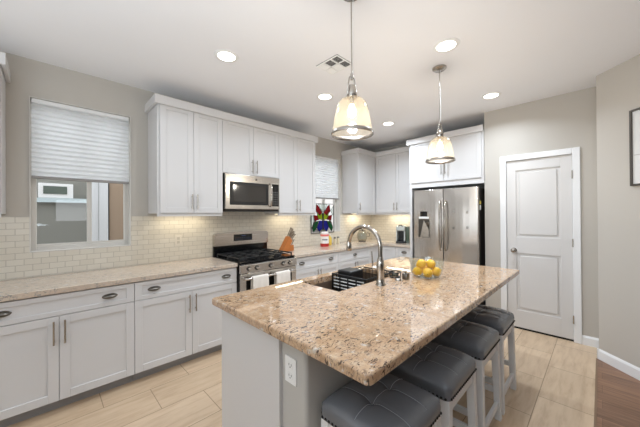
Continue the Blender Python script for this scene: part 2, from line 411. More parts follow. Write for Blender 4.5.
mb = MB(); mb.cyl((4.172, 0.765, 0.974), (4.164, 0.765, 0.974), 0.031, seg=24); mb.cyl((4.166, 0.765, 0.974), (4.135, 0.765, 0.974), 0.011); mb.ell((4.122, 0.765, 0.974), 0.022, 0.028, 0.028, 20)
mb.build('door_knob', 'nickel', slab, True)
for hz in (1.86, 1.10, 0.25):
    mb = MB(); mb.cyl((4.147, 0.2175, hz - 0.045), (4.147, 0.2175, hz + 0.045), 0.006, seg=10); mb.box(4.148, 4.171, 0.213, 0.222, hz - 0.045, hz + 0.045)
    mb.build('hinge', 'nickel', dr)
B(4.176, 4.28, 0.2165, 0.8395, 0.0003, 0.016).build('threshold', 'dark', dr)
# dark pantry behind door is closed by the wall pieces
struct('wall_closet', B(4.295, 4.33, -0.10, 0.98, 0, H), 'wall')

# ------------------------------------------------------------------ cabinets
# local cabinet frame: u along the face, w outward from the face, z up
TA = lambda y: Matrix(((1, 0, 0, 0), (0, -1, 0, y), (0, 0, 1, 0), (0, 0, 0, 1)))       # face on plane Y = y, facing -Y
TB = lambda x: Matrix(((0, -1, 0, x), (-1, 0, 0, 0), (0, 0, 1, 0), (0, 0, 0, 1)))      # face on plane X = x, facing -X, u = -Y
def shaker(T, u0, u1, z0, z1, parent, name='door', st=0.058, t=0.020):
    mb = MB(); mb.T = T; g = 0.0016; u0 += g; u1 -= g; z0 += g; z1 -= g
    mb.box(u0 + 0.003, u1 - 0.003, 0, t - 0.008, z0 + 0.003, z1 - 0.003)
    mb.box(u0, u0 + st, 0.001, t, z0, z1, 0.0015); mb.box(u1 - st, u1, 0.001, t, z0, z1, 0.0015)
    mb.box(u0 + st, u1 - st, 0.001, t, z0, z0 + st, 0.0015); mb.box(u0 + st, u1 - st, 0.001, t, z1 - st, z1, 0.0015)
    mb.bm.normal_update(); bmesh.ops.recalc_face_normals(mb.bm, faces=mb.bm.faces[:])
    return mb.build(name, 'cab', parent)
def bar_handle(T, u, z0, z1, parent, w0=0.020):
    mb = MB(); mb.T = T
    mb.cyl((u, w0 + 0.028, z0 - 0.008), (u, w0 + 0.028, z1 + 0.008), 0.0058, seg=10)
    for z in (z0 + 0.018, z1 - 0.018): mb.cyl((u, w0, z), (u, w0 + 0.028, z), 0.0045, seg=8)
    bmesh.ops.recalc_face_normals(mb.bm, faces=mb.bm.faces[:])
    return mb.build('handle', 'nickel', parent, True)
def cup_pull(T, u, z, parent, w0=0.020):
    mb = MB(); mb.T = T
    # oval backplate and half-dome cup, open below
    b = bmesh.new(); bmesh.ops.create_cone(b, cap_ends=True, segments=24, radius1=1, radius2=0.92, depth=1)
    for v in b.verts: v.co = Vector((u + v.co.x * 0.052, w0 + 0.002 + v.co.z * 0.003, z + v.co.y * 0.021))
    mb.merge(b)
    b = bmesh.new(); bmesh.ops.create_uvsphere(b, u_segments=24, v_segments=12, radius=1)
    bmesh.ops.delete(b, geom=[v for v in b.verts if v.co.y < -0.01 or v.co.z < -0.35], context='VERTS')
    for v in b.verts: v.co = Vector((u + v.co.x * 0.042, w0 + 0.003 + v.co.y * 0.025, z - 0.004 + v.co.z * 0.018))
    mb.merge(b)
    for du in (-0.037, 0.037): mb.ell((u + du, w0 + 0.006, z), 0.006, 0.004, 0.006, 8)
    bmesh.ops.recalc_face_normals(mb.bm, faces=mb.bm.faces[:])
    return mb.build('cup_pull', 'dark_nickel', parent, True)
def base_cab(T, u0, u1, depth, label, doors, pulls, group, drawer=(0.712, 0.866), zb=0.095, handles=None):
    c = T @ Vector(((u0 + u1) / 2, 0, 0))
    r = thing('base_cabinet', label, 'cabinet', c, group)
    mb = MB(); mb.T = T; mb.box(u0 + 0.001, u1 - 0.001, -depth, 0, 0.09, 0.872); mb.build('body', 'cab', r)
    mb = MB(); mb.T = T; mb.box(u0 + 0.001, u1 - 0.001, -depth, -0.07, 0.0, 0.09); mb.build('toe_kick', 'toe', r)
    if drawer:
        mb = MB(); mb.T = T; g = 0.0018; a, b_ = drawer
        mb.box(u0 + g, u1 - g, 0.001, 0.012, a, b_ - g, 0.001)
        s2 = 0.034
        mb.box(u0 + g, u1 - g, 0.001, 0.020, a, a + s2, 0.0015); mb.box(u0 + g, u1 - g, 0.001, 0.020, b_ - s2 - g, b_ - g, 0.0015)
        mb.box(u0 + g, u0 + 0.056, 0.001, 0.020, a + s2, b_ - s2 - g, 0.0015); mb.box(u1 - 0.056, u1 - g, 0.001, 0.020, a + s2, b_ - s2 - g, 0.0015)
        bmesh.ops.recalc_face_normals(mb.bm, faces=mb.bm.faces[:])
        d = mb.build('drawer', 'cab', r)
        for p in pulls: cup_pull(T, p, 0.789, d, 0.0125)
    zt = (drawer[0] - 0.003) if drawer else 0.866
    for (a, b_, hu) in doors:
        dd = shaker(T, a, b_, zb, zt, r)
        if hu is not None: bar_handle(T, hu, 0.520, 0.672, dd)
    return r
FB = 2.79; dep = 0.62; GB = 'white base cabinets along the walls'
A_ = TA(FB)
base_cab(A_, -0.397, 0.531, dep, 'white two-door base cabinet under the wide window at far left', [(-0.397, 0.067, 0.038), (0.067, 0.531, 0.098)], [-0.215, 0.365], GB)
base_cab(A_, 0.531, 1.468, dep, 'white two-door base cabinet just left of the gas range', [(0.531, 1.0, 0.971), (1.0, 1.468, 1.030)], [0.680, 1.350], GB)
base_cab(A_, 2.275, 3.125, dep, 'white base cabinet just right of the gas range behind the island', [(2.275, 2.70, 2.672), (2.70, 3.125, 2.728)], [2.405, 2.965], GB)
base_cab(A_, 3.125, 3.945, dep, 'white base cabinet below the stained glass window', [(3.125, 3.53, 3.502), (3.53, 3.945, 3.560)], [3.53], GB)
r = thing('corner_base_cabinet', 'plain white base cabinet filling the inside corner behind the faucet', 'cabinet', (4.3, 3.1, 0), GB)
mb = MB(); mb.box(3.947, 4.283, FB, 3.411, 0.09, 0.872); mb.box(4.283, 4.89, 2.762, 3.411, 0.0, 0.872); mb.build('body', 'cab', r)
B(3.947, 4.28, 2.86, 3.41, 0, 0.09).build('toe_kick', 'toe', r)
B_ = TB(4.283)
base_cab(B_, -2.760, -2.475, dep - 0.01, 'narrow white base cabinet with a tall door handle beside the inside corner', [(-2.760, -2.475, -2.51)], [], GB, drawer=None)
base_cab(B_, -2.475, -2.165, dep - 0.01, 'narrow white base cabinet under the coffee maker beside the fridge', [(-2.475, -2.165, -2.44)], [-2.32], GB)

# upper cabinets
GU = 'white upper cabinets on the walls'; FU = 3.068
def upper(T, u0, u1, depth, z0, z1, doors, label, hz, name='upper_cabinet', rail=True):
    c = T @ Vector(((u0 + u1) / 2, 0, z0)); r = thing(name, label, 'cabinet', c, GU)
    mb = MB(); mb.T = T; mb.box(u0 + 0.0005, u1 - 0.0005, -depth, 0, z0, z1); mb.build('body', 'cab', r)
    if rail:
        mb = MB(); mb.T = T; mb.box(u0 + 0.0005, u1 - 0.0005, -0.018, 0.004, z0 - 0.030, z0); mb.build('light_rail', 'cab', r)
    for (a, b_, hu) in doors:
        d = shaker(T, a, b_, z0 + 0.002, z1 - 0.004, r)
        if hu is not None: bar_handle(T, hu, hz[0], hz[1], d)
    return r
U_ = TA(FU); ZT = 2.56; dU = 0.345
upper(U_, 0.780, 1.446, dU, 1.455, ZT, [(0.80, 1.124, 1.099), (1.124, 1.446, 1.152)], 'tall white two-door upper cabinet left of the microwave', (1.505, 1.648))
upper(U_, 1.446, 2.240, dU, 1.925, ZT, [(1.446, 1.85, 1.823), (1.85, 2.240, 1.886)], 'short white two-door upper cabinet above the microwave', (1.955, 2.105), rail=False)
upper(U_, 2.240, 2.925, dU, 1.455, ZT, [(2.240, 2.562, 2.532), (2.562, 2.925, 2.592)], 'tall white two-door upper cabinet right of the microwave beside the small window', (1.490, 1.635))
upper(U_, 3.970, 4.545, dU, 1.455, ZT, [(3.975, 4.522, 4.004)], 'white single-door upper cabinet in the corner right of the stained glass window', (1.515, 1.635))
UB = TB(4.545)
upper(UB, -3.066, -2.162, dU, 1.455, ZT, [(-3.040, -2.614, -2.645), (-2.614, -2.164, -2.582)], 'tall white two-door upper cabinet above the coffee maker', (1.515, 1.635))
r = thing('corner_upper_filler', 'blind white corner box joining the two upper cabinet runs', 'cabinet', (4.7, 3.2, 1.455))
r['group'] = GU
B(4.5455, 4.8905, 3.0665, 3.411, 1.43, ZT).build('body', 'cab', r)
# cabinet far left at the edge of the picture
upper(U_, -0.62, -0.232, dU, 1.455, ZT, [(-0.62, -0.234, -0.26)], 'white upper cabinet end at the extreme left edge above the counter', (1.505, 1.648))
# over fridge
FT = TB(4.17)
upper(FT, -2.160, -1.090, 0.72, 1.915, ZT, [(-2.130, -1.612, -1.640), (-1.612, -1.115, -1.585)], 'deep white two-door cabinet above the stainless fridge', (2.02, 2.20), rail=False)
r = thing('fridge_side_panel', 'tall white end panel standing left of the stainless fridge', 'cabinet panel', (4.5, 2.14, 0))
mb = MB(); mb.box(4.165, 4.89, 2.116, 2.158, 0, 1.914, 0.001); mb.box(4.165, 4.20, 1.088, 2.116, 1.842, 1.9145, 0.001); mb.build('panel', 'cab', r)

# crown mouldings
def crown(name, segs, label):
    mb = MB()
    for (poly) in segs: mb.prism([(x, y, 2.532) for x, y in poly], (0, 0, 0.085), bev=0.004)
    o = mb.build(name, 'cab'); return tag(o, label, 'crown moulding', 'white crown mouldings on the upper cabinets')
e = 0.030
crown('crown_moulding', [[(0.750, FU - 0.021 - e), (2.955, FU - 0.021 - e), (2.955, 3.418), (2.93, 3.418), (2.926, FU - 0.021), (0.778, FU - 0.021), (0.778, 3.418), (0.750, 3.418)]], 'long white flat crown moulding over the cabinets around the microwave')
crown('crown_moulding', [[(3.944, 3.418), (3.944, FU - 0.021 - e), (4.523 - e, FU - 0.021 - e), (4.523 - e, 2.192), (4.523, 2.192), (4.523, FU - 0.021), (3.968, FU - 0.021), (3.968, 3.418)]], 'white L-shaped crown moulding turning the inside corner over the coffee maker cabinets')
crown('crown_moulding', [[(4.120, 2.188), (4.120, 1.0875), (4.148, 1.0875), (4.148, 2.161), (4.52, 2.161), (4.52, 2.188)]], 'white crown moulding over the deep cabinet above the fridge')
crown('crown_moulding', [[(-0.62, FU - 0.021 - e), (-0.205, FU - 0.021 - e), (-0.205, 3.418), (-0.23, 3.418), (-0.23, FU - 0.021), (-0.62, FU - 0.021)]], 'short white crown moulding end at the extreme upper left edge')

# under-cabinet lights
def led_bar(x0, x1, y0, y1, z, label, power):
    r = thing('under_cabinet_light', label, 'light', ((x0 + x1) / 2, (y0 + y1) / 2, z), 'under-cabinet light bars')
    B(x0, x1, y0, y1, z - 0.012, z - 0.001, 0.002).build('housing', 'plastic_white', r)
    B(x0 + 0.01, x1 - 0.01, y0 + 0.006, y1 - 0.006, z - 0.0145, z - 0.0121).build('lens', 'led', r)
    l = bpy.data.lights.new('under_cabinet_glow', 'AREA'); l.shape = 'RECTANGLE'; l.size = x1 - x0 - 0.02; l.size_y = y1 - y0 - 0.012; l.energy = power; l.color = (1.0, 0.92, 0.74)
    lo = bpy.data.objects.new('under_cabinet_glow', l); COL.objects.link(lo); lo.parent = r; lo.location = (0, 0, -0.017)
led_bar(0.86, 1.38, 3.27, 3.31, 1.455, 'light bar glowing under the upper cabinet left of the microwave', 0.67)
led_bar(2.34, 2.86, 3.27, 3.31, 1.455, 'light bar glowing under the upper cabinet right of the microwave', 0.76)
led_bar(4.10, 4.50, 3.27, 3.31, 1.455, 'light bar glowing under the single-door corner upper cabinet', 1.1)
led_bar(4.74, 4.78, 2.35, 2.95, 1.455, 'light bar glowing under the upper cabinet above the coffee maker', 1.6)

# ------------------------------------------------------------------ worktops
def slab_poly(name, poly, z0, z1, label, edge=0.006):
    b = bmesh.new(); f = b.faces.new([b.verts.new((x, y, z0)) for x, y in poly])
    r = bmesh.ops.extrude_face_region(b, geom=[f])
    for q in r['geom']:
        if isinstance(q, bmesh.types.BMVert): q.co.z = z1
    bmesh.ops.recalc_face_normals(b, faces=b.faces[:])
    ed = [x for x in b.edges if abs(x.verts[0].co.z - x.verts[1].co.z) < 1e-5]
    bmesh.ops.bevel(b, geom=ed, offset=edge, segments=3, profile=0.5, affect='EDGES')
    m = MB(); m.merge(b); o = m.build(name, 'granite_sheen'); return tag(o, label, 'countertop', 'granite countertops')
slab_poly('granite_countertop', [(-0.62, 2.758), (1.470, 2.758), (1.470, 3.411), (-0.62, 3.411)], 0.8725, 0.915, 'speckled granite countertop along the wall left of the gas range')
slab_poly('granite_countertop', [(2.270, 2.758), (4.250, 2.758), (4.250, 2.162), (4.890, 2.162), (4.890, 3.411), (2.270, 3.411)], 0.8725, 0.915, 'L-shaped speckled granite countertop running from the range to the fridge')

# island top with a sink cut-out
IX0, IX1, IY0, IY1 = 0.735, 3.095, 0.524, 1.722; SX0, SX1, SY0, SY1 = 1.395, 2.17, 1.235, 1.615
b = bmesh.new()
xs = [IX0, SX0, SX1, IX1]; ys = [IY0, SY0, SY1, IY1]
V = {}
for k, z in enumerate((0.8725, 0.915)):
    for i, x in enumerate(xs):
        for j, y in enumerate(ys): V[i, j, k] = b.verts.new((x, y, z))
for i in range(3):
    for j in range(3):
        if (i, j) == (1, 1): continue
        b.faces.new((V[i, j, 1], V[i + 1, j, 1], V[i + 1, j + 1, 1], V[i, j + 1, 1])); b.faces.new((V[i, j, 0], V[i, j + 1, 0], V[i + 1, j + 1, 0], V[i + 1, j, 0]))
for i in range(3):
    b.faces.new((V[i, 0, 0], V[i + 1, 0, 0], V[i + 1, 0, 1], V[i, 0, 1])); b.faces.new((V[i, 3, 0], V[i, 3, 1], V[i + 1, 3, 1], V[i + 1, 3, 0]))
    b.faces.new((V[0, i, 0], V[0, i, 1], V[0, i + 1, 1], V[0, i + 1, 0])); b.faces.new((V[3, i, 0], V[3, i + 1, 0], V[3, i + 1, 1], V[3, i, 1]))
b.faces.new((V[1, 1, 0], V[1, 1, 1], V[2, 1, 1], V[2, 1, 0])); b.faces.new((V[1, 2, 0], V[2, 2, 0], V[2, 2, 1], V[1, 2, 1]))
b.faces.new((V[1, 1, 0], V[1, 2, 0], V[1, 2, 1], V[1, 1, 1])); b.faces.new((V[2, 1, 0], V[2, 1, 1], V[2, 2, 1], V[2, 2, 0]))
bmesh.ops.recalc_face_normals(b, faces=b.faces[:])
def corner(v): return (abs(v.co.x - IX0) < 1e-4 or abs(v.co.x - IX1) < 1e-4) and (abs(v.co.y - IY0) < 1e-4 or abs(v.co.y - IY1) < 1e-4)
bmesh.ops.bevel(b, geom=[q for q in b.edges if corner(q.verts[0]) and corner(q.verts[1]) and abs(q.verts[0].co.z - q.verts[1].co.z) > 0.01], offset=0.022, segments=5, profile=0.5, affect='EDGES')
def isout(q):
    if len(q.link_faces) != 2 or abs(q.verts[0].co.z - q.verts[1].co.z) > 1e-4: return False
    n = [f.normal.z for f in q.link_faces]
    if not (max(abs(n[0]), abs(n[1])) > 0.9 and min(abs(n[0]), abs(n[1])) < 0.1): return False
    m = (q.verts[0].co + q.verts[1].co) / 2
    return not (SX0 - .01 < m.x < SX1 + .01 and SY0 - .01 < m.y < SY1 + .01)
b.normal_update()
bmesh.ops.bevel(b, geom=[q for q in b.edges if isout(q)], offset=0.009, segments=3, profile=0.5, affect='EDGES')
m_ = MB(); m_.merge(b); o = m_.build('granite_island_top', 'granite'); tag(o, 'large speckled beige granite top of the island with the sink cut-out', 'countertop', 'granite countertops')

# island base
r = thing('kitchen_island', 'white island cabinet with a grey half wall under the granite overhang', 'kitchen island', (1.9, 1.3, 0))
mb = MB()
mb.box(0.775, 1.38, 1.062, 1.66, 0.0, 0.872); mb.box(2.19, 3.04, 1.062, 1.66, 0.0, 0.872)
mb.box(1.38, 2.19, 1.062, 1.20, 0.0, 0.872); mb.box(1.38, 2.19, 1.20, 1.66, 0.0, 0.60); mb.box(1.38, 2.19, 1.64, 1.66, 0.60, 0.872)
mb.build('cabinet_body', 'cab', r)
b = bmesh.new(); bmesh.ops.create_cube(b, size=1)
for v in b.verts: v.co = Vector((1.917 + v.co.x * 2.25, 0.976 + v.co.y * 0.168, 0.436 + v.co.z * 0.872))
bmesh.ops.bevel(b, geom=[q for q in b.edges if abs(q.verts[0].co.z - q.verts[1].co.z) > .1 and q.verts[0].co.y < 0.95], offset=0.020, segments=5, profile=0.5, affect='EDGES')
m_ = MB(); m_.merge(b); hw = m_.build('half_wall', 'island_wall', r, True)
mb = MB(); base_prof(mb, (0.82, 0.892), (3.03, 0.892), (0, -1)); mb.build('baseboard', 'trim', r)
o_ = MB(); o_.box(0.786, 0.7915, 0.953, 1.032, 0.668, 0.786, 0.002, 2); pl_ = o_.build('outlet_plate', 'plastic_white', r)
for zc in (0.751, 0.703):
    B(0.7845, 0.7862, 0.975, 1.010, zc - 0.014, zc + 0.014, 0.0008).build('receptacle', 'plastic_white', pl_)
    for a in ((0.983, 0.9855, -0.002, 0.008), (0.999, 1.0015, -0.002, 0.008), (0.990, 0.995, -0.010, -0.006)):
        B(0.7838, 0.7846, a[0], a[1], zc + a[2], zc + a[3]).build('prong_slot', 'dark', pl_)

# sink (undermount, dark)
M['sink'] = mat('dark_brown_composite_sink', (104, 88, 74), 0.42)
mb = MB(); t = 0.012; zb = 0.66; zt = 0.872
mb.box(SX0 - 0.004, SX1 + 0.004, SY0 - 0.004, SY1 + 0.004, zb - t, zb); mb.box(SX0 - 0.012, SX0, SY0 - 0.012, SY1 + 0.012, zb, zt); mb.box(SX1, SX1 + 0.012, SY0 - 0.012, SY1 + 0.012, zb, zt)
mb.box(SX0, SX1, SY0 - 0.012, SY0, zb, zt); mb.box(SX0, SX1, SY1, SY1 + 0.012, zb, zt)
r = thing('kitchen_sink', 'dark brown undermount sink set into the island top', 'sink', ((SX0 + SX1) / 2, (SY0 + SY1) / 2, zb))
mb.build('basin', 'sink', r)
mb = MB(); mb.lathe([(0.0, 0.001), (0.030, 0.001), (0.042, 0.004), (0.045, 0.001)], (1.60, 1.42, zb)); mb.build('drain', 'dark_nickel', r, True)

# faucet
FX, FY = 1.736, 1.132
r = thing('gooseneck_faucet', 'tall chrome gooseneck faucet standing beside the island sink', 'faucet', (FX, FY, 0.915))
mb = MB(); mb.lathe([(0.0, 0), (0.036, 0), (0.036, 0.006), (0.030, 0.014), (0.029, 0.05), (0.027, 0.09), (0.029, 0.13), (0.026, 0.175), (0.0175, 0.205), (0.0, 0.206)], (FX, FY, 0.9155), 24)
mb.build('base_body', 'chrome', r, True)
pts = [(FX, FY, 1.10), (FX, FY, 1.19)]
R_ = 0.147
for i in range(1, 19):
    a = math.pi * i / 18; pts.append((FX, FY + R_ - R_ * math.cos(a), 1.19 + R_ * math.sin(a)))
mb = MB(); mb.tube(pts, 0.0165, 14); mb.build('gooseneck', 'chrome', r, True)
mb = MB(); y_ = FY + 2 * R_
mb.lathe([(0.0, 0), (0.020, 0), (0.022, 0.006), (0.0205, 0.05), (0.017, 0.075), (0.0, 0.076)], (FX, y_, 1.140), 20); mb.build('spray_head', 'chrome', r, True)
mb = MB(); mb.cyl((FX, FY, 1.035), (FX - 0.025, FY + 0.05, 1.04), 0.014, seg=14); mb.cyl((FX - 0.025, FY + 0.05, 1.035), (FX - 0.028, FY + 0.056, 1.16), 0.0055, 0.0045, seg=10)
mb.build('lever', 'nickel', r, True)

# dish rack in the sink
r = thing('dish_rack', 'black wire dish rack sitting over the right end of the sink', 'dish rack', (1.96, 1.43, 0.78))
mb = MB(); x0, x1, y0, y1, za, zc = 1.74, 2.15, 1.265, 1.600, 0.79, 0.93
def loop(z, rr): mb.tube([(x0, y0, z), (x1, y0, z), (x1, y1, z), (x0, y1, z)], rr, 6, closed=True)
loop(zc, 0.006); loop(zc - 0.05, 0.0035); loop(za, 0.004)
for i in range(13):
    x = x0 + (x1 - x0) * i / 12
    mb.tube([(x, y0, zc), (x, y0, za), (x, y1, za), (x, y1, zc)], 0.0028, 6)
for j in range(1, 9):
    y = y0 + (y1 - y0) * j / 9
    mb.tube([(x0, y, zc), (x0, y, za), (x1, y, za), (x1, y, zc)], 0.0028, 6)
for x in (x0 + .02, x1 - .02):
    for y in (y0 + .02, y1 - .02): mb.cyl((x, y, 0.662), (x, y, za), 0.006, seg=8)
mb.build('wire_frame', 'black', r, True)
mb = MB(); mb.box(x0 + 0.03, x0 + 0.20, y1 - 0.16, y1 - 0.015, 0.83, 0.962, 0.012, 2); mb.build('utensil_holder', 'black', r)
mb = MB()
for k in range(4): mb.tube([(x0 - .007, y0 + .01, .825 + k * .027), (x0 - .007, y1 - .01, .825 + k * .027)], .0042, 6)
for k in range(3): mb.tube([(x0 + .02, y0 - .007, .835 + k * .032), (x1 - .02, y0 - .007, .835 + k * .032)], .0035, 6)
mb.build('white_wire_rows', 'plastic_white', r, True)
mb = MB()
for k in range(5): mb.box(x0 - .018, x0 - .011, y0 + (y1 - y0) * k / 4 - .006, y0 + (y1 - y0) * k / 4 + .006, .80, .936, .002)
mb.box(x0 - .020, x0 - .010, y0 - .006, y1 + .006, .925, .938, .002)
mb.build('side_bars', 'black', r)

# little things right of the faucet
r = thing('sponge_holder', 'small black wire sponge holder on the granite right of the faucet', 'sponge holder', (2.03, 1.184, 0.915))
mb = MB(); c = (2.03, 1.184)
for z, q in ((0.921, .040), (0.960, .046)): mb.tube([(c[0] + q * math.cos(a * math.pi / 12), c[1] + q * math.sin(a * math.pi / 12), z) for a in range(24)], 0.0045, 6, closed=True)
for a in range(6): mb.tube([(c[0] + .040 * math.cos(a * math.pi / 3), c[1] + .040 * math.sin(a * math.pi / 3), .921), (c[0] + .046 * math.cos(a * math.pi / 3), c[1] + .046 * math.sin(a * math.pi / 3), .960)], 0.003, 6)
mb.build('wire_ring', 'black', r, True)
mb = MB(); mb.box(c[0] - .028, c[0] + .028, c[1] - .017, c[1] + .017, .926, .948, .006, 2); mb.build('sponge', mat('yellow_grey_sponge', (90, 88, 76), .95), r)
r = thing('soap_dispenser', 'squat grey metal soap dispenser on the granite right of the faucet', 'soap dispenser', (2.035, 1.092, 0.915))
mb = MB(); mb.box(2.012, 2.058, 1.070, 1.114, .9155, .962, .005, 2); mb.build('bottle', 'dark_nickel', r, True)
mb = MB(); mb.cyl((2.035, 1.092, .962), (2.035, 1.092, .975), .007, seg=10); mb.box(2.0, 2.042, 1.086, 1.098, .972, .979, .002); mb.build('pump', 'nickel', r)
r = tag(MB().lathe([(0, .018), (.012, .018), (.020, .012), (.022, .002), (.024, 0), (0, 0)], (1.952, 1.112, .9155), 20).build('air_switch_button', 'nickel', None, True), 'small round metal button on the granite between faucet and soap dispenser', 'button')

# lemons in a bowl
BX, BY = 2.215, 1.005
r = thing('glass_fruit_bowl', 'clear glass bowl holding yellow lemons on the island top', 'bowl', (BX, BY, .915))
mb = MB(); mb.lathe([(0, .004), (.085, .004), (.104, .012), (.120, .040), (.128, .080), (.135, .148), (.132, .149), (.124, .080), (.115, .040), (.100, .018), (.08, .010), (0, .010)], (BX, BY, .9155), 40); mb.build('bowl_body', 'bowl_glass', r, True)
def lemon_mat():
    m = mat('lemon_peel', (240, 190, 30), .38); bump(m, noise(m, coords(m), 120, 2), .3, .001)
    BC(m, mixc(m, noise(m, coords(m), 12, 2), lin((248, 198, 20)), lin((234, 164, 14)))); return m
M['lemon'] = lemon_mat(); M['stemtip'] = mat('brown_green_stem_tip', (110, 100, 40), .7)
def make_lemon():
    r = thing('lemon', 'x', 'lemon', (0, 0, 0), 'lemons in the glass bowl')
    mb = MB(); mb.lathe([(0, -.043), (.006, -.041), (.013, -.035), (.025, -.024), (.033, -.008), (.034, .006), (.028, .021), (.016, .032), (.008, .038), (.006, .044), (0, .046)], seg=20); mb.build('peel', 'lemon', r, True)
    mb = MB(); mb.cyl((0, 0, -.046), (0, 0, -.041), .0035, seg=8); mb.build('stem', 'stemtip', r); return r
L0 = make_lemon()
lem = [(-.048, .052, .048, 80, 20, 'lemon low in the glass bowl at its left edge, farther back'),
       (.040, -.062, .048, 75, 60, 'lemon low in the glass bowl at its right front edge'),
       (-.050, -.034, .048, 85, 110, 'lemon low at the front of the glass bowl facing the camera'),
       (.056, .030, .048, 80, 150, 'lemon low in the glass bowl at its back toward the fridge'),
       (-.026, .030, .108, 70, 40, 'upper left lemon on top of the heap in the glass bowl'),
       (.030, -.022, .106, 76, -30, 'upper right lemon on top of the heap in the glass bowl')]
for i, (dx, dy, dz, rx, rz, lb) in enumerate(lem):
    o = L0 if i == 0 else copy_tree(L0)
    o.location = (BX + dx, BY + dy, .915 + dz); o.rotation_euler = (math.radians(rx), 0, math.radians(rz)); o['label'] = lb; o.scale = (1.1, 1.1, 1.05)

# ------------------------------------------------------------------ stools
def make_stool():
    r = thing('counter_stool', 'x', 'stool', (0, 0, 0), 'backless counter stools along the island')
    W, D = 0.40, 0.37; n = 40
    def hz(u, v):     # u,v in -1..1 : cushion height above its rim
        q = max(0, (1 - abs(u) ** 4)) ** .5 * max(0, (1 - abs(v) ** 4)) ** .5
        h = .046 * q + .008 * u * u * q
        for su in (-.34, .34): h -= .0045 * math.exp(-((u - su) / .035) ** 2) * q
        h -= .0045 * math.exp(-(v / .04) ** 2) * q
        for su in (-.34, .34): h -= .016 * math.exp(-(((u - su) * 1.1) ** 2 + v ** 2) / .016)
        return h
    b = bmesh.new(); g = []
    def clampc(u, v):
        x, y = u * W / 2, v * D / 2; rc = .03; ax, ay = abs(x) - (W / 2 - rc), abs(y) - (D / 2 - rc)
        if ax > 0 and ay > 0:
            L = math.hypot(ax, ay)
            if L > rc: k = rc / L; x = math.copysign(W / 2 - rc + ax * k, x); y = math.copysign(D / 2 - rc + ay * k, y)
        return x, y
    for i in range(n + 1):
        row = []
        for j in range(n + 1):
            u, v = -1 + 2 * i / n, -1 + 2 * j / n; u = math.copysign(abs(u) ** .8, u); v = math.copysign(abs(v) ** .8, v)
            x, y = clampc(u, v); row.append(b.verts.new((x, y, .605 + hz(u, v))))
        g.append(row)
    for i in range(n):
        for j in range(n): b.faces.new((g[i][j], g[i + 1][j], g[i + 1][j + 1], g[i][j + 1]))
    rim = [g[i][0] for i in range(n + 1)] + [g[n][j] for j in range(1, n + 1)] + [g[i][n] for i in range(n - 1, -1, -1)] + [g[0][j] for j in range(n - 1, 0, -1)]
    low = [b.verts.new((v.co.x, v.co.y, .553)) for v in rim]; mid = [b.verts.new((v.co.x * 1.012, v.co.y * 1.012, .585)) for v in rim]
    k = len(rim)
    for i in range(k):
        b.faces.new((rim[i], mid[i], mid[(i + 1) % k], rim[(i + 1) % k])); b.faces.new((mid[i], low[i], low[(i + 1) % k], mid[(i + 1) % k]))
    b.faces.new(low); bmesh.ops.recalc_face_normals(b, faces=b.faces[:])
    m = MB(); m.merge(b); seat = m.build('seat', 'leather', r, True)
    mb = MB()
    for su in (-.34, .34):
        mb.tube([(su * W / 2, v * D / 2, .606 + hz(su, v)) for v in [x / 16 for x in range(-15, 16)]], .0011, 5)
    mb.tube([(u * W / 2, 0, .606 + hz(u, 0)) for u in [x / 16 for x in range(-15, 16)]], .0011, 5)
    mb.build('stitching', 'stitch', seat)
    mb = MB()
    for su in (-.34, .34): mb.ell((su * W / 2, 0, .606 + hz(su, 0)), .009, .009, .004, 10)
    mb.build('tuft_button', 'leather', seat, True)
    mb = MB()
    for i in range(19):
        for s in (-1, 1):
            mb.ell((-W / 2 + .02 + i * (W - .04) / 18, s * (D / 2 + .001), .562), .0065, .005, .0065, 8)
            if i < 18: mb.ell((s * (W / 2 + .001), -D / 2 + .02 + i * (D - .04) / 17, .562), .005, .0065, .0065, 8)
    mb.build('nailhead_trim', mat('blackened_nailheads', (30, 29, 28), .35, .6), seat, True)
    mb = MB(); a = .012
    for s in (-1, 1):
        mb.box(-W / 2 + a, W / 2 - a, s * (D / 2 - a) - (.02 if s > 0 else 0), s * (D / 2 - a) + (0 if s > 0 else .02), .490, .553)
        mb.box(s * (W / 2 - a) - (.02 if s > 0 else 0), s * (W / 2 - a) + (0 if s > 0 else .02), -D / 2 + a, D / 2 - a, .490, .553)
    mb.build('apron', 'stool_white', r)
    lw = .042
    def at(sx, sy, z):
        k = (0.553 - z) / .553; return sx * (W / 2 - .026 + .022 * k), sy * (D / 2 - .026 + .012 * k)
    for sx in (-1, 1):
        for sy in (-1, 1):
            b = bmesh.new(); bmesh.ops.create_cube(b, size=1)
            for v in b.verts:
                z = .5525 if v.co.z > 0 else 0; cx, cy = at(sx, sy, z); w_ = lw if z else lw * .92
                v.co = Vector((cx + v.co.x * w_, cy + v.co.y * w_, z))
            bmesh.ops.bevel(b, geom=b.edges[:], offset=.002, segments=1, affect='EDGES')
            m = MB(); m.merge(b); m.build('leg', 'stool_white', r)
    for (z, kind) in ((.115, 'y-'), (.115, 'y+'), (.20, 'x-'), (.20, 'x+')):
        mb = MB(); s = -1 if kind[1] == '-' else 1; cx, cy = at(1, 1, z)
        if kind[0] == 'y': mb.box(-cx + .02, cx - .02, s * cy - .011, s * cy + .011, z - .019, z + .019, .002)
        else: mb.box(s * cx - .011, s * cx + .011, -cy + .02, cy - .02, z - .019, z + .019, .002)
        mb.build('stretcher', 'stool_white', r)
    return r
st0 = make_stool()
for i, (x, lb) in enumerate([(1.045, 'nearest dark leather stool at the island corner, mostly cut off by the picture bottom'),
                             (1.530, 'second nearest dark leather stool, tucked under the middle of the granite overhang'),
                             (2.045, 'third dark leather stool from the camera under the granite overhang'),
                             (2.520, 'farthest dark leather stool, nearest the pantry door')]):
    o = st0 if i == 0 else copy_tree(st0); o.location = (x, 0.682, 0); o['label'] = lb

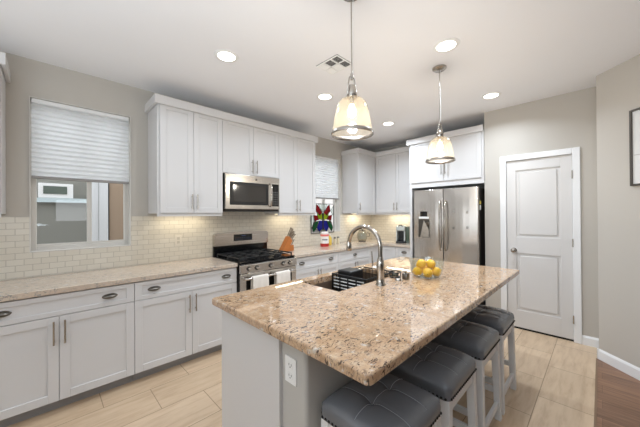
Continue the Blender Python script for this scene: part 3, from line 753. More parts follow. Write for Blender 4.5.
# ------------------------------------------------------------------ gas range
RX0, RX1, RF = 1.478, 2.262, 2.735
r = thing('gas_range', 'stainless gas range with black grates and two towels on its oven handle', 'range', ((RX0 + RX1) / 2, 3.1, 0))
B(RX0, RX1, RF + 0.03, 3.405, 0.03, 0.905).build('body', 'fridge_side', r)
mb = MB(); mb.box(RX0 + .004, RX1 - .004, RF + .01, 3.36, 0.905, 0.918, .004, 2); mb.build('cooktop', 'enamel', r)
mb = MB(); mb.prism([(RX0, RF + .035, .905), (RX0, RF - .022, .885), (RX0, RF - .028, .800), (RX0, RF + .035, .800)], (RX1 - RX0, 0, 0), bev=.003); cp = mb.build('control_panel', 'steel', r)
for kx in (1.585, 1.685, 1.870, 2.050, 2.150):
    mb = MB(); mb.cyl((kx, RF - .026, .843), (kx, RF - .034, .842), .026, seg=20); mb.build('knob_ring', 'black', cp)
    mb = MB(); mb.cyl((kx, RF - .033, .843), (kx, RF - .062, .841), .021, .018, seg=20); mb.box(kx - .004, kx + .004, RF - .068, RF - .060, .823, .861, .002); mb.build('knob', 'steel', cp, True)
# oven door
mb = MB(); mb.box(RX0 + .003, RX1 - .003, RF - .014, RF + .029, .215, .792, .004, 2); od = mb.build('oven_door', 'steel', r)
mb = MB(); mb.box(RX0 + .075, RX1 - .075, RF - .0165, RF - .0145, .33, .745); mb.build('oven_window', 'black_glass', od)
mb = MB(); mb.tube([(RX0 + .05, RF - .014, .735), (RX0 + .05, RF - .058, .74), (RX0 + .065, RF - .062, .74), (RX1 - .065, RF - .062, .74), (RX1 - .05, RF - .058, .74), (RX1 - .05, RF - .014, .735)], .012, 12); mb.build('oven_handle', 'steel', od, True)
mb = MB(); mb.box(RX0 + .003, RX1 - .003, RF - .010, RF + .029, .04, .208, .004, 2); mb.build('drawer', 'steel', r)
mb = MB(); mb.box(RX0 - .0, RX0 + .002, RF, RF + .03, .04, .9); mb.box(RX0 + .02, RX1 - .02, RF - .01, RF + .03, .7925, .7995); mb.build('seam_gap', 'dark', r)
# backguard
mb = MB(); mb.box(RX0 + .002, RX1 - .002, 3.372, 3.408, .905, 1.06); mb.build('backguard_base', 'enamel', r)
pr = []; x0, x1 = RX0, RX1; z0, z1 = 1.045, 1.205
arc = [(x0, z0), (x1, z0), (x1, z1 - .035)] + [(x1 - .035 + .035 * math.cos(a), z1 - .035 + .035 * math.sin(a)) for a in [math.pi / 8 * k for k in range(1, 4)]] + [(x1 - .05, z1 + .001), ((x0 + x1) / 2, z1 + .012), (x0 + .05, z1 + .001)] + [(x0 + .035 - .035 * math.cos(a), z1 - .035 + .035 * math.sin(a)) for a in [math.pi / 8 * k for k in (3, 2, 1)]] + [(x0, z1 - .035)]
mb = MB(); mb.prism([(x, 3.352, z) for x, z in arc], (0, .056, 0)); bg = mb.build('backguard', 'steel', r)
mb = MB(); mb.box(1.735, 2.005, 3.3485, 3.3515, 1.095, 1.180, .001); dp = mb.build('display_panel', 'black_glass', bg)
mb = MB()
for i in range(8):
    for j in range(2):
        x = 1.755 + i * .032; mb.box(x, x + .016, 3.3475, 3.3484, 1.108 + j * .022, 1.114 + j * .022)
mb.box(1.845, 1.905, 3.3475, 3.3484, 1.155, 1.168); mb.build('display_mark', 'display', dp)
# grates and burners
for gi in range(3):
    gx0 = RX0 + .02 + gi * (RX1 - RX0 - .04) / 3 + .003; gx1 = RX0 + .02 + (gi + 1) * (RX1 - RX0 - .04) / 3 - .003; gy0, gy1 = RF + .045, 3.335; z = .952
    mb = MB(); q = .006
    for (a, b_, c, d) in ((gx0, gx1, gy0, gy0 + 2 * q), (gx0, gx1, gy1 - 2 * q, gy1), (gx0, gx0 + 2 * q, gy0, gy1), (gx1 - 2 * q, gx1, gy0, gy1)): mb.box(a, b_, c, d, z - q, z + q, .002)
    xm = (gx0 + gx1) / 2; ym = (gy0 + gy1) / 2
    mb.box(gx0, gx1, ym - q, ym + q, z - q, z + q, .002)
    for x in (xm,): mb.box(x - q, x + q, gy0, gy1, z - q, z + q + .002, .002)
    for yy in ((gy0 + ym) / 2, (gy1 + ym) / 2):
        mb.box(gx0, xm - .035, yy - q, yy + q, z - q, z + q + .002, .002); mb.box(xm + .035, gx1, yy - q, yy + q, z - q, z + q + .002, .002)
    for x in (gx0 + q, gx1 - q):
        for y in (gy0 + q, ym, gy1 - q): mb.box(x - q, x + q, y - q, y + q, .918, z)
    mb.build('grate', 'iron', r)
    for yy in (((gy0 + ym) / 2, (gy1 + ym) / 2) if gi != 1 else (ym,)):
        mb = MB(); mb.lathe([(0, 0), (.048, 0), (.046, .012), (.036, .013), (.036, .022), (0, .024)], (xm, yy, .9185), 20); mb.build('burner', 'iron', r, True)
# towels over the oven bar
def towel(x0, x1, zl, label):
    b = bmesh.new(); n = 14; yb = RF - .062
    prof = [(yb + .020, zl + .10), (yb + .019, .70), (yb + .0175, .742)] + [(yb + .0175 * math.cos(a), .742 + .0175 * math.sin(a)) for a in [math.pi * k / 6 for k in range(1, 6)]] + [(yb - .0175, .742), (yb - .022, .66), (yb - .024, .58), (yb - .026, .50), (yb - .025, zl)]
    rows = []
    for i in range(n + 1):
        x = x0 + (x1 - x0) * i / n
        rows.append([b.verts.new((x, y - (.004 * math.sin(i * 1.1) * min(1, max(0, (.742 - z) * 6))) * (1 if y < yb else -.5), z)) for y, z in prof])
    for i in range(n):
        for j in range(len(prof) - 1): b.faces.new((rows[i][j], rows[i + 1][j], rows[i + 1][j + 1], rows[i][j + 1]))
    r_ = bmesh.ops.extrude_face_region(b, geom=b.faces[:])
    for v in [q for q in r_['geom'] if isinstance(q, bmesh.types.BMVert)]:
        d = Vector((0, yb - v.co.y, 0)); d = Vector((0, -1 if v.co.y < yb else 1, .3)).normalized() if v.co.z < .742 else Vector((0, v.co.y - yb, v.co.z - .742)).normalized()
        v.co += d * .006
    bmesh.ops.recalc_face_normals(b, faces=b.faces[:])
    m = MB(); m.merge(b); tag(m.build('dish_towel', 'towel', None, True), label, 'towel', 'white towels on the oven handle')
towel(1.595, 1.795, .40, 'left white dish towel hanging on the oven door handle')
towel(1.905, 2.105, .40, 'right white dish towel hanging on the oven door handle')

# ------------------------------------------------------------------ microwave
r = thing('microwave', 'stainless over-the-range microwave with black window under the short cabinet', 'microwave', (1.845, 3.2, 1.49))
mx0, mx1, my, mz0, mz1 = 1.462, 2.226, 3.02, 1.492, 1.918
B(mx0, mx1, my + .03, 3.409, mz0, mz1 + .004).build('body', 'fridge_side', r)
mb = MB(); mb.box(mx0, mx1, my, my + .029, mz0 + .012, mz1, .004, 2); fr = mb.build('front', 'steel', r)
B(mx0 + .055, 2.045, my - .003, my - .0005, 1.555, 1.828, .001).build('door_frame', 'black', fr)
B(mx0 + .095, 2.005, my - .005, my - .0032, 1.590, 1.795, .001).build('door_window', mat('smoky_microwave_window', (58, 54, 50), .08), fr)
B(2.095, mx1 - .014, my - .003, my - .0005, 1.545, 1.835, .001).build('control_panel', 'black_glass', fr)
mb = MB()
for i in range(3):
    for j in range(6): mb.box(2.112 + i * .032, 2.130 + i * .032, my - .0040, my - .0031, 1.57 + j * .030, 1.582 + j * .030)
mb.build('keypad', mat('grey_keypad_marks', (96, 94, 92), .5), fr)
mb = MB(); mb.tube([(2.072, my - .001, 1.84), (2.072, my - .030, 1.825), (2.072, my - .042, 1.76), (2.072, my - .045, 1.69), (2.072, my - .042, 1.62), (2.072, my - .030, 1.555), (2.072, my - .001, 1.54)], .010, 10); mb.build('handle', 'chrome', fr, True)
B(mx0 + .01, mx1 - .01, my + .012, 3.40, mz0 - .014, mz0 - .001).build('bottom_vent', 'black', r)
mb = MB(); mb.cyl((1.87, my - .0002, 1.872), (1.87, my - .003, 1.872), .013, seg=20); mb.build('round_badge', 'dark_nickel', fr)

# ------------------------------------------------------------------ fridge
XF = 4.03
r = thing('refrigerator', 'large stainless french-door refrigerator in the white cabinet surround', 'refrigerator', (4.4, 1.575, 0))
fy0, fy1, ft = 1.130, 2.020, 1.790
B(XF + .075, 4.86, fy0, fy1, .02, ft - .01).build('body', 'fridge_side', r)
ysp = 1.578
def fdoor(y0, y1, z0, z1, name):
    b = bmesh.new(); bmesh.ops.create_cube(b, size=1)
    for v in b.verts: v.co = Vector((XF + .035 + v.co.x * .07, (y0 + y1) / 2 + v.co.y * (y1 - y0), (z0 + z1) / 2 + v.co.z * (z1 - z0)))
    bmesh.ops.bevel(b, geom=[q for q in b.edges if max(q.verts[0].co.x, q.verts[1].co.x) < XF + .01 or abs(q.verts[0].co.x-q.verts[1].co.x)<1e-4 and q.verts[0].co.x < XF+.01], offset=.008, segments=3, profile=.5, affect='EDGES')
    m = MB(); m.merge(b); return m.build(name, 'fridge_steel', r, True)
dl = fdoor(ysp + .004, fy1, .72, ft, 'door'); d2 = fdoor(fy0, ysp - .004, .72, ft, 'door'); df = fdoor(fy0, fy1, .06, .71, 'freezer_drawer')
def fh(y, parent):
    mb = MB(); pts = [(XF, y, 1.62), (XF - .035, y, 1.60), (XF - .055, y, 1.50), (XF - .062, y, 1.28), (XF - .055, y, 1.05), (XF - .035, y, .93), (XF, y, .91)]
    mb.tube(pts, .0105, 12); mb.build('handle', 'chrome', parent, True)
fh(ysp + .036, dl); fh(ysp - .036, d2)
mb = MB(); mb.tube([(XF, 1.24, .62), (XF - .05, 1.25, .62), (XF - .05, 1.90, .62), (XF, 1.91, .62)], .012, 12); mb.build('handle', 'chrome', df, True)
# dispenser
mb = MB(); mb.box(XF - .003, XF + .0005, 1.765, 1.955, 1.050, 1.445, .001); disp = mb.build('dispenser_panel', 'steel', dl)
B(XF - .006, XF - .0032, 1.810, 1.915, 1.395, 1.470, .001).build('dispenser_display', 'black_glass', disp)
B(XF - .010, XF - .0032, 1.785, 1.935, 1.362, 1.390, .002).build('dispenser_bar', 'plastic_white', disp)
mb = MB(); mb.box(XF - .0045, XF - .0032, 1.775, 1.945, 1.085, 1.355); mb.build('dispenser_recess', mat('dark_grey_recess', (62, 56, 50), .3), disp)
mb = MB(); mb.prism([(XF - .0046, 1.915, 1.09), (XF - .0046, 1.785, 1.09), (XF - .0046, 1.785, 1.20), (XF - .0046, 1.86, 1.345)], (-.004, 0, 0)); mb.build('paddle', 'steel', disp)
mb = MB(); mb.cyl((XF - .006, 1.80, 1.30), (XF - .03, 1.80, 1.29), .022, seg=16); mb.build('water_spout', 'dark_nickel', disp, True)
# magnets
g = 'small square magnets on the right fridge door'
def magnet(y, z, c, label, X=XF):
    o = MB().box(X - .006, X - .0005, y - .015, y + .015, z - .017, z + .017, .002).build('fridge_magnet', mat('magnet_' + c[0], c[1], .5)); tag(o, label, 'magnet', g)
magnet(1.432, 1.462, ('grey', (150, 145, 138)), 'upper left grey square magnet on the right fridge door')
magnet(1.437, 1.235, ('grey2', (140, 135, 128)), 'lower left grey square magnet on the right fridge door')
magnet(1.262, 1.452, ('grey3', (176, 170, 162)), 'upper right pale square magnet on the right fridge door')
magnet(1.258, 1.245, ('grey4', (172, 166, 160)), 'lower right pale square magnet on the right fridge door')
o = B(4.108, 4.142, 1.121, 1.1295, 1.560, 1.605, .003).build('fridge_magnet', mat('yellow_clip', (216, 196, 90), .5)); tag(o, 'yellow magnet on the dark side of the fridge', 'magnet', 'magnets on the dark fridge side')
o = B(4.108, 4.140, 1.121, 1.1295, 1.480, 1.545, .003).build('fridge_magnet', mat('white_clip', (226, 224, 222), .5)); tag(o, 'white magnet below the yellow one on the dark side of the fridge', 'magnet', 'magnets on the dark fridge side')

# ------------------------------------------------------------------ things on the back counters
M['block_wood'] = mat('orange_brown_block_wood', (196, 116, 52), .45)
BC(M['block_wood'], mixc(M['block_wood'], noise(M['block_wood'], coords(M['block_wood'], (1, 1, 9)), 30, 3), lin((206, 128, 62)), lin((160, 86, 34))))
M['knife_handle'] = mat('pale_steel_handle', (120, 106, 92), .35, .5)
r = thing('knife_block', 'orange-brown wooden knife block on the counter just right of the range', 'knife block', (2.42, 3.16, .915))
kb = MB(); y0, y1 = 3.11, 3.21
kb.prism([(2.335, y0, .9155), (2.425, y0, .9155), (2.515, y0, 1.06), (2.470, y0, 1.125)], (0, y1 - y0, 0), bev=.003)
kb.prism([(2.427, y0 + .004, .9155), (2.545, y0 + .004, .9155), (2.545, y0 + .004, 1.00), (2.482, y0 + .004, 1.00)], (0, y1 - y0 - .008, 0), bev=.003)
kb.build('block', 'block_wood', r)
k = 0
for i, s in enumerate((.2, .5, .8)):
    for j, yy in enumerate((3.13, 3.16, 3.19)):
        bx = 2.472 + (2.515 - 2.472) * s; bz = 1.122 + (1.06 - 1.122) * s; L = .135 - .012 * i + .01 * j; d = Vector((.45 + .22 * i, 0, .85)).normalized()
        p0 = Vector((bx, yy, bz)); p1 = p0 + d * L
        o = MB(); o.tube([p0 + d * .004, p0 + d * L * .3, p0 + d * L * .7, p1], [.005, .007, .006, .008], 8)
        o = o.build('kitchen_knife', 'knife_handle', None, True)
        tag(o, 'steel-handled knife in the wooden block, %s row, %s' % (('upper', 'middle', 'lower')[i], ('at the front', 'in the middle', 'next to the wall')[j]), 'knife', 'knives standing in the knife block')
for j, yy in enumerate((3.13, 3.16, 3.19)):
    p0 = Vector((2.515, yy, 1.002)); d = Vector((.55, 0, .83)).normalized()
    o = MB(); o.tube([p0, p0 + d * .03, p0 + d * .09], [.005, .006, .006], 8); o = o.build('steak_knife', 'knife_handle', None, True)
    tag(o, 'short steak knife in the low step of the wooden block, %s' % ('at the front', 'in the middle', 'next to the wall')[j], 'knife', 'knives standing in the knife block')

r = thing('red_white_canister', 'red and white canister standing below the stained glass butterfly', 'canister', (3.195, 3.19, .915))
cx, cy, cr = 3.235, 3.17, .070
M['can_red'] = mat('canister_red', (176, 40, 36), .4); M['can_white'] = mat('canister_white', (238, 232, 228), .4); M['can_pink'] = mat('canister_pink_lid', (222, 120, 112), .45)
MB().lathe([(0, 0), (cr, 0), (cr, .05), (0, .05)], (cx, cy, .9155), 28).build('red_band', 'can_red', r, True)
bd = MB().lathe([(0, .0505), (cr - .001, .0505), (cr - .001, .165), (0, .165)], (cx, cy, .9155), 28).build('white_band', 'can_white', r, True)
MB().lathe([(0, .1655), (cr, .1655), (cr, .198), (0, .198)], (cx, cy, .9155), 28).build('stripe', 'can_pink', r, True)
MB().lathe([(0, .1985), (cr - .004, .1985), (cr - .004, .225), (cr - .03, .238), (0, .240)], (cx, cy, .9155), 28).build('lid', 'can_white', r, True)
mb = MB()
for i in range(5):
    a = math.radians(198 + i * 15); p = Vector((cx + cr * math.cos(a), cy + cr * math.sin(a), 0)); T = Matrix.Translation((p.x, p.y, 1.028)) @ Matrix.Rotation(a, 4, 'Z')
    mb.box(-.001, .0012, -.006, .006, -.012, .012, T=T); mb.box(-.001, .0014, -.002, .010, .004, .009, T=T)
mb.build('lettering_mark', mat('dark_blue_grey_print', (70, 76, 96), .5), bd)
r = thing('yellow_bottle', 'small yellow bottle between the red canister and the shakers', 'bottle', (3.43, 3.24, .915))
MB().lathe([(0, 0), (.034, 0), (.036, .01), (.036, .12), (.014, .15), (.013, .165), (0, .165)], (3.43, 3.24, .9155), 20).build('bottle_body', mat('yellow_bottle_glass', (226, 190, 84), .25), r, True)
MB().lathe([(0, .1655), (.016, .1655), (.016, .185), (0, .185)], (3.43, 3.24, .9155), 16).build('cap', 'can_white', r, True)
for x, y, lb in ((3.56, 3.24, 'left small shaker with dark lid beside the yellow bottle'), (3.68, 3.27, 'right small shaker with dark lid on the counter below the small window')):
    r = thing('shaker', lb, 'shaker', (x, y, .915), 'small shakers on the counter')
    MB().lathe([(0, 0), (.024, 0), (.026, .01), (.022, .10), (0, .10)], (x, y, .9155), 16).build('shaker_body', mat('pale_shaker', (220, 206, 176), .3), r, True)
    MB().lathe([(0, .1005), (.022, .1005), (.021, .118), (.012, .128), (0, .129)], (x, y, .9155), 16).build('lid', 'dark_nickel', r, True)

r = thing('glass_jar', 'round grey glass jar with a metal lid in the far counter corner', 'jar', (4.33, 3.23, .915))
MB().lathe([(0, 0), (.07, 0), (.075, .012), (.0, .012)], (4.33, 3.23, .9155), 28).build('base', 'black', r, True)
MB().lathe([(.072, .013), (.092, .05), (.098, .10), (.090, .15), (.070, .19), (.066, .20)], (4.33, 3.23, .9155), 28).build('glass_body', thin_glass('grey_jar_glass', (.82, .82, .78), 1.4), r, True)
MB().lathe([(0, .16), (.07, .15), (.085, .10), (.075, .045), (0, .04)], (4.33, 3.23, .9155), 28).build('contents', mat('pale_grey_contents', (176, 172, 160), .8), r, True)
MB().lathe([(0, .2005), (.068, .2005), (.068, .212), (.03, .222), (.014, .24), (.014, .262), (.034, .272), (.034, .300), (0, .305)], (4.33, 3.23, .9155), 28).build('lid', 'nickel', r, True)
mb = MB(); mb.tube([(4.405, 3.17, 1.00), (4.445, 3.145, 1.01), (4.45, 3.14, 1.06), (4.41, 3.165, 1.08)], .007, 8); mb.build('handle', 'dark_nickel', r, True)

# coffee maker: local frame, faces -x
r = thing('coffee_maker', 'silver and black single-serve coffee maker on the counter beside the fridge', 'coffee maker', (4.60, 2.555, .915))
T = Matrix.Translation((4.60, 2.555, .9155)) @ Matrix.Rotation(math.radians(22), 4, 'Z')
def cm(name, material, *a, par=r, **k):
    m = MB(); m.T = T; m.box(*a, **k); return m.build(name, material, par)
M['cm_silver'] = mat('silver_plastic', (186, 190, 186), .3, .3)
cm('drip_base', 'black', -.15, .12, -.085, .075, 0, .035, .006, 2)
cm('rear_column', 'cm_silver', -.01, .12, -.085, .075, .036, .30, .01, 2)
cm('brew_head', 'cm_silver', -.13, .12, -.085, .075, .215, .305, .018, 3)
cm('black_front', 'black', -.014, -.0105, -.055, .045, .04, .212)
cm('side_trim', 'cm_silver', -.12, -.014, .052, .074, .036, .214, .003)
cm('side_trim', 'cm_silver', -.12, -.014, -.084, -.060, .036, .214, .003)
cm('water_tank', mat('green_grey_tank', (74, 88, 74), .12), -.06, .12, -.150, -.088, .0, .29, .008, 2)
m = MB(); m.T = T; m.tube([(-.125, -.035, .29), (-.14, -.03, .318), (-.14, .02, .318), (-.125, .025, .29)], .009, 8); m.build('lift_handle', 'black', r, True)

# stained glass butterfly leaning in the window
SGY = 3.398
r = thing('stained_glass_butterfly', 'stained glass butterfly panel standing against the small window', 'stained glass panel', (3.42, SGY, 1.115))
def px(u, v):   # u 0..1 across, v 0..1 up
    return (3.15 + .56 * u, 1.115 + .505 * v)
pieces = {
 'red': [[(.22, .98), (.30, .93), (.47, .70), (.36, .60), (.20, .74)], [(.80, .98), (.72, .93), (.54, .70), (.66, .60), (.84, .74)], [(.10, .62), (.28, .58), (.34, .46), (.14, .42)], [(.92, .62), (.72, .58), (.66, .46), (.88, .42)]],
 'lime': [[(.24, .74), (.36, .61), (.47, .68), (.48, .44), (.28, .50)], [(.77, .74), (.66, .61), (.54, .68), (.53, .44), (.74, .50)]],
 'blue': [[(.34, .42), (.48, .42), (.48, .16), (.34, .04), (.24, .18)], [(.53, .42), (.66, .42), (.76, .18), (.66, .04), (.53, .16)]],
 'green': [[(.12, .38), (.32, .42), (.23, .18), (.10, .04), (.04, .16)], [(.68, .42), (.88, .38), (.96, .16), (.90, .04), (.77, .18)]],
 'clear': [[(.30, .99), (.70, .99), (.54, .72), (.47, .72)], [(.0, .60), (.08, .60), (.12, .42), (.03, .18), (.0, .18)], [(.36, .02), (.64, .02), (.53, .14), (.48, .14)], [(.86, .78), (.99, .95), (.99, .60), (.94, .62)]],
 'amber': [[(.14, .40), (.22, .43), (.10, .30)], [(.86, .40), (.78, .43), (.90, .30)]],
}
colr = {'red': (150, 26, 34), 'lime': (160, 176, 40), 'blue': (34, 40, 150), 'green': (26, 92, 52), 'clear': (190, 205, 200), 'amber': (196, 110, 34)}
def gmat(n, c):
    m = bpy.data.materials.new(n + '_stained_glass'); m.use_nodes = True; nt = m.node_tree; nt.nodes.remove(nt.nodes['Principled BSDF'])
    t_ = N(m, 'ShaderNodeBsdfTranslucent'); t_.inputs[0].default_value = lin(c); g_ = N(m, 'ShaderNodeBsdfPrincipled'); g_.inputs['Base Color'].default_value = lin(c); g_.inputs['Roughness'].default_value = .15
    x = N(m, 'ShaderNodeMixShader'); x.inputs[0].default_value = .45; LK(m, t_.outputs[0], x.inputs[1]); LK(m, g_.outputs[0], x.inputs[2]); LK(m, x.outputs[0], nt.nodes['Material Output'].inputs[0]); return m
lead = MB()
for cname, pl in pieces.items():
    gm = thin_glass('clear_leaded_glass', (.85, .9, .88), 1.2) if cname == 'clear' else gmat(cname, colr[cname])
    for poly in pl:
        pts = [px(*p) for p in poly]
        mb = MB(); mb.prism([(x, SGY, z) for x, z in pts], (0, .003, 0)); g1 = mb.build('%s_glass' % cname, gm, r)
        lead.tube([(x, SGY + .0015, z) for x, z in pts], .0042, 6, closed=True)
lead.tube([(3.43, SGY, 1.16), (3.432, SGY, 1.46)], [.010, .012], 8)
for a in ((.0, .005, 1, .005), (.0, .0, .0, .62), (1.0, 0, 1.0, .97), (.2, 1.0, 1.0, 1.0)):
    p, q = px(a[0], a[1]), px(a[2], a[3]); lead.tube([(p[0], SGY + .001, p[1]), (q[0], SGY + .001, q[1])], .0055, 6)
lead.build('lead_outline', mat('dark_lead_came', (34, 30, 32), .5, .4), r, True)

# outlet on backsplash
r = thing('wall_outlet', 'beige outlet plate on the tile left of the range', 'outlet', (1.08, 3.411, 1.15))
B(1.045, 1.115, 3.406, 3.4115, 1.095, 1.205, .002).build('plate', mat('cream_outlet', (222, 214, 200), .4), r)
mb = MB(); mb.box(1.065, 1.095, 3.4045, 3.4062, 1.155, 1.185); mb.box(1.065, 1.095, 3.4045, 3.4062, 1.112, 1.142); mb.build('receptacle', mat('cream_socket', (196, 188, 172), .4), r)

# ------------------------------------------------------------------ ceiling
def downlight(x, y, label, proto=None):
    if proto is None:
        r = thing('recessed_downlight', label, 'ceiling light', (x, y, H), 'recessed ceiling lights')
        MB().lathe([(.072, -.006), (.092, -.006), (.100, -.001), (.100, .0), (.072, .0)], (x, y, H - .0005), 36).build('trim_ring', 'plastic_white', r, True)
        MB().lathe([(0, -.0045), (.0715, -.0045), (.0715, -.001), (0, -.001)], (x, y, H - .0005), 36).build('lens', 'lamp', r, True)
        l = bpy.data.lights.new('downlight_beam', 'AREA'); l.shape = 'DISK'; l.size = .13; l.energy = DLP; l.color = (.77, .88, 1.0); l.spread = math.radians(145)
        lo = bpy.data.objects.new('downlight_beam', l); COL.objects.link(lo); lo.parent = r; lo.location = (0, 0, -.009)
        return r
    r = copy_tree(proto); r.location = (x, y, H); r['label'] = label; return r
DLP = 5.0
dl0 = downlight(1.089, 2.215, 'recessed ceiling light at the left, in front of the left upper cabinets')
for x, y, pw, lb in ((2.267, 2.20, 7.5, 'recessed ceiling light just left of the near pendant, beyond the vent'), (3.616, 2.205, 15, 'farthest recessed ceiling light between the two pendants'),
                 (2.28, .859, 7.0, 'large-looking recessed ceiling light beside the far pendant canopy'), (3.616, .868, 9, 'recessed ceiling light in front of the fridge cabinet and pantry wall')):
    q = downlight(x, y, lb, dl0)
    for c in q.children:
        if c.type == 'LIGHT': c.data = c.data.copy(); c.data.energy = pw       # each lamp's power set separately to brighten the far kitchen
# air vent
r = thing('ceiling_vent', 'square white ceiling vent with dark louvres left of the near pendant rod', 'vent', (1.85, 1.672, H))
vx0, vx1, vy0, vy1 = 1.742, 1.955, 1.545, 1.798
B(vx0, vx1, vy0, vy1, H - .004, H - .0005).build('backing', mat('dark_vent_backing', (70, 68, 66), .8), r)
mb = MB(); f = .012
mb.box(vx0, vx1, vy0, vy0 + f, H - .010, H - .004, .001); mb.box(vx0, vx1, vy1 - f, vy1, H - .010, H - .004, .001); mb.box(vx0, vx0 + f, vy0 + f, vy1 - f, H - .010, H - .004, .001); mb.box(vx1 - f, vx1, vy0 + f, vy1 - f, H - .010, H - .004, .001)
xm = (vx0 + vx1) / 2; mb.box(xm - f / 2, xm + f / 2, vy0 + f, vy1 - f, H - .010, H - .004)
for k in (1, 2):
    yy = vy0 + (vy1 - vy0) * k / 3; mb.box(vx0 + f, vx1 - f, yy - f / 2, yy + f / 2, H - .010, H - .004)
mb.build('frame', 'plastic_white', r)
for i in range(2):
    for j in range(3):
        a0 = (vx0 + f, xm - f / 2) if i == 0 else (xm + f / 2, vx1 - f); b0 = vy0 + (vy1 - vy0) * j / 3 + f * .75; b1 = vy0 + (vy1 - vy0) * (j + 1) / 3 - f * .75
        mb = MB(); nl = 7
        for q in range(nl):
            y = b0 + (b1 - b0) * (q + .5) / nl; ang = math.radians(-38 if j == 2 or (i == 1 and j == 1) else 38)
            T = Matrix.Translation(((a0[0] + a0[1]) / 2, y, H - .0075)) @ Matrix.Rotation(ang, 4, 'X')
            mb.box(-(a0[1] - a0[0]) / 2, (a0[1] - a0[0]) / 2, -.0042, .0042, -.0004, .0004, T=T)
        mb.build('louvre_bank', 'plastic_white', r)

# pendants
def make_pendant(x, y, label):
    r = thing('pendant_lamp', label, 'pendant lamp', (x, y, H), 'glass pendant lamps over the island')
    MB().lathe([(0, -.024), (.045, -.022), (.060, -.012), (.062, -.002), (.062, 0), (0, 0)], (x, y, H - .0005), 32).build('canopy', 'nickel', r, True)
    mb = MB(); mb.cyl((x, y, 2.255), (x, y, H - .022), .0042, seg=10); mb.build('rod', 'nickel', r, True)
    mb = MB(); mb.tube([(x + .012, y - .004, H - .022), (x + .014, y - .002, 2.5), (x + .012, y, 2.262)], .0018, 6); mb.build('cord', 'plastic_white', r, True)
    mb = MB(); mb.lathe([(0, 0), (.028, 0), (.031, .004), (.031, .045), (.026, .052), (.024, .075), (0, .078)], (x, y, 2.137), 24); mb.build('socket_cup', 'chrome', r, True)
    mb = MB()
    mb.tube([(x - .034, y, 2.15), (x - .034, y, 2.215), (x - .022, y, 2.258), (x, y, 2.272), (x + .022, y, 2.258), (x + .034, y, 2.215), (x + .034, y, 2.15)], .0045, 8); mb.cyl((x, y, 2.25), (x, y, 2.285), .009, seg=12)
    mb.build('yoke', 'nickel', r, True)
    zs = 1.932
    prof = [(.030, 2.141), (.048, 2.136), (.072, 2.120), (.088, 2.095), (.098, 2.060), (.106, 2.020), (.113, 1.980), (.118, 1.950), (.120, zs)]
    b = bmesh.new(); seg = 48; rings = []
    for rr, z in prof:
        rings.append([b.verts.new((x + (rr + .0012 * math.cos(i * math.pi)) * math.cos(2 * math.pi * i / seg), y + (rr + .0012 * math.cos(i * math.pi)) * math.sin(2 * math.pi * i / seg), z)) for i in range(seg)])
    for a, q in zip(rings, rings[1:]):
        for i in range(seg): b.faces.new((a[i], a[(i + 1) % seg], q[(i + 1) % seg], q[i]))
    m = MB(); m.merge(b); sh = m.build('glass_shade', 'shade_glass', r, True)
    MB().lathe([(.119, .022), (.1215, .022), (.1285, .010), (.1285, .0), (.125, -.002), (.1185, .006), (.119, .022)], (x, y, 1.914), 48).build('rim_band', 'nickel', sh, True)
    mb = MB(); mb.cyl((x, y, 2.10), (x, y, 2.137), .014, seg=14); mb.build('bulb_base', 'nickel', r, True)
    mb = MB(); mb.lathe([(0, .0), (.014, .004), (.025, .018), (.028, .034), (.024, .052), (.014, .072), (.012, .082), (0, .083)], (x, y, 2.018), 20); mb.build('bulb', 'bulb', r, True)
    l = bpy.data.lights.new('pendant_glow', 'POINT'); l.energy = 9.5; l.color = (.96, .97, 1.0); l.shadow_soft_size = .03
    lo = bpy.data.objects.new('pendant_glow', l); COL.objects.link(lo); lo.parent = r; lo.location = (0, 0, 1.985 - H)
    return r
p0 = make_pendant(1.322, 1.055, 'nearer glass pendant lamp hanging above the near end of the island')
p1 = copy_tree(p0); p1.location = (2.585, 1.035, H); p1['label'] = 'farther glass pendant lamp hanging in front of the fridge cabinet'

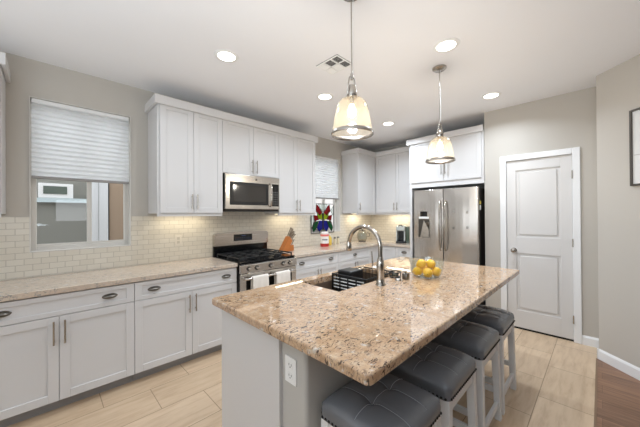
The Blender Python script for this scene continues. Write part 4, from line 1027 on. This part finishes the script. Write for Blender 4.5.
# picture on the right wall
n_ = Vector((-.7071, .7071, 0)); dvec = Vector((-.7071, -.7071, 0))
P0 = Vector((3.6425, -.1975, 0)) + n_ * .002
T = Matrix(((dvec.x, n_.x, 0, P0.x), (dvec.y, n_.y, 0, P0.y), (0, 0, 1, 0), (0, 0, 0, 1)))
r = thing('framed_picture', 'dark framed white picture on the right wall, cut by the picture edge', 'picture', P0 + Vector((0, 0, 1.664)))
z0, z1, L = 1.664, 2.322, .50
mb = MB(); mb.T = T; f = .016
mb.box(0, f, 0, .022, z0, z1, .002); mb.box(L - f, L, 0, .022, z0, z1, .002); mb.box(f, L - f, 0, .022, z0, z0 + f, .002); mb.box(f, L - f, 0, .022, z1 - f, z1, .002)
bmesh.ops.recalc_face_normals(mb.bm, faces=mb.bm.faces[:]); mb.build('frame', mat('dark_grey_frame', (92, 86, 80), .4, .5), r)
mb = MB(); mb.T = T; mb.box(f, L - f, 0, .008, z0 + f, z1 - f); bmesh.ops.recalc_face_normals(mb.bm, faces=mb.bm.faces[:]); mb.build('print', mat('white_picture_print', (226, 226, 224), .3), r)
mb = MB(); mb.T = T; mb.box(f + .01, L - f - .01, .008, .0095, 1.925, 1.932); mb.build('print_line', mat('pale_grey_line', (196, 194, 190), .5), r)

# ------------------------------------------------------------------ outside the windows
M['stucco'] = paint('grey_stucco', (138, 138, 131), .9)
r = thing('neighbor_house', 'grey stucco house wall with a small window seen through the wide kitchen window', 'house', (0.2, 5.3, -.3))
B(-3.5, .444, 5.20, 5.40, -.3, 2.6).build('stucco_wall', 'stucco', r)
mb = MB(); mb.box(-.073, .271, 5.165, 5.199, 1.68, 1.875, .004); fr = mb.build('window', 'trim', r)
B(-.025, .208, 5.155, 5.1645, 1.735, 1.838).build('pane', mat('dark_green_grey_pane', (96, 106, 98), .1), fr)
B(-.11, .440, 5.14, 5.164, 1.62, 1.678).build('trim_band', mat('pale_blue_trim', (196, 210, 214), .6), r)
B(.446, .66, 5.15, 5.35, -.3, 2.6, .01).build('corner_board', mat('pale_grey_corner', (212, 214, 216), .6), r)
B(.545, .551, 5.145, 5.1495, -.3, 2.6).build('corner_board_seam', mat('seam_grey', (150, 152, 154), .7), r)
B(.662, .675, 5.16, 5.35, -.3, 2.6).build('dark_jamb', 'fridge_side', r)
B(.677, .86, 5.18, 5.36, -.3, 2.6).build('tan_panel', mat('tan_siding', (158, 138, 118), .8), r)
B(.862, 6.5, 5.17, 5.38, -.3, 2.3).build('pale_wall', mat('pale_stucco', (200, 194, 190), .9), r)
g_ = struct('ground_outside', B(-9, 12, 3.60, 12, -.4, -.31), mat('grey_gravel', (140, 136, 130), .95));
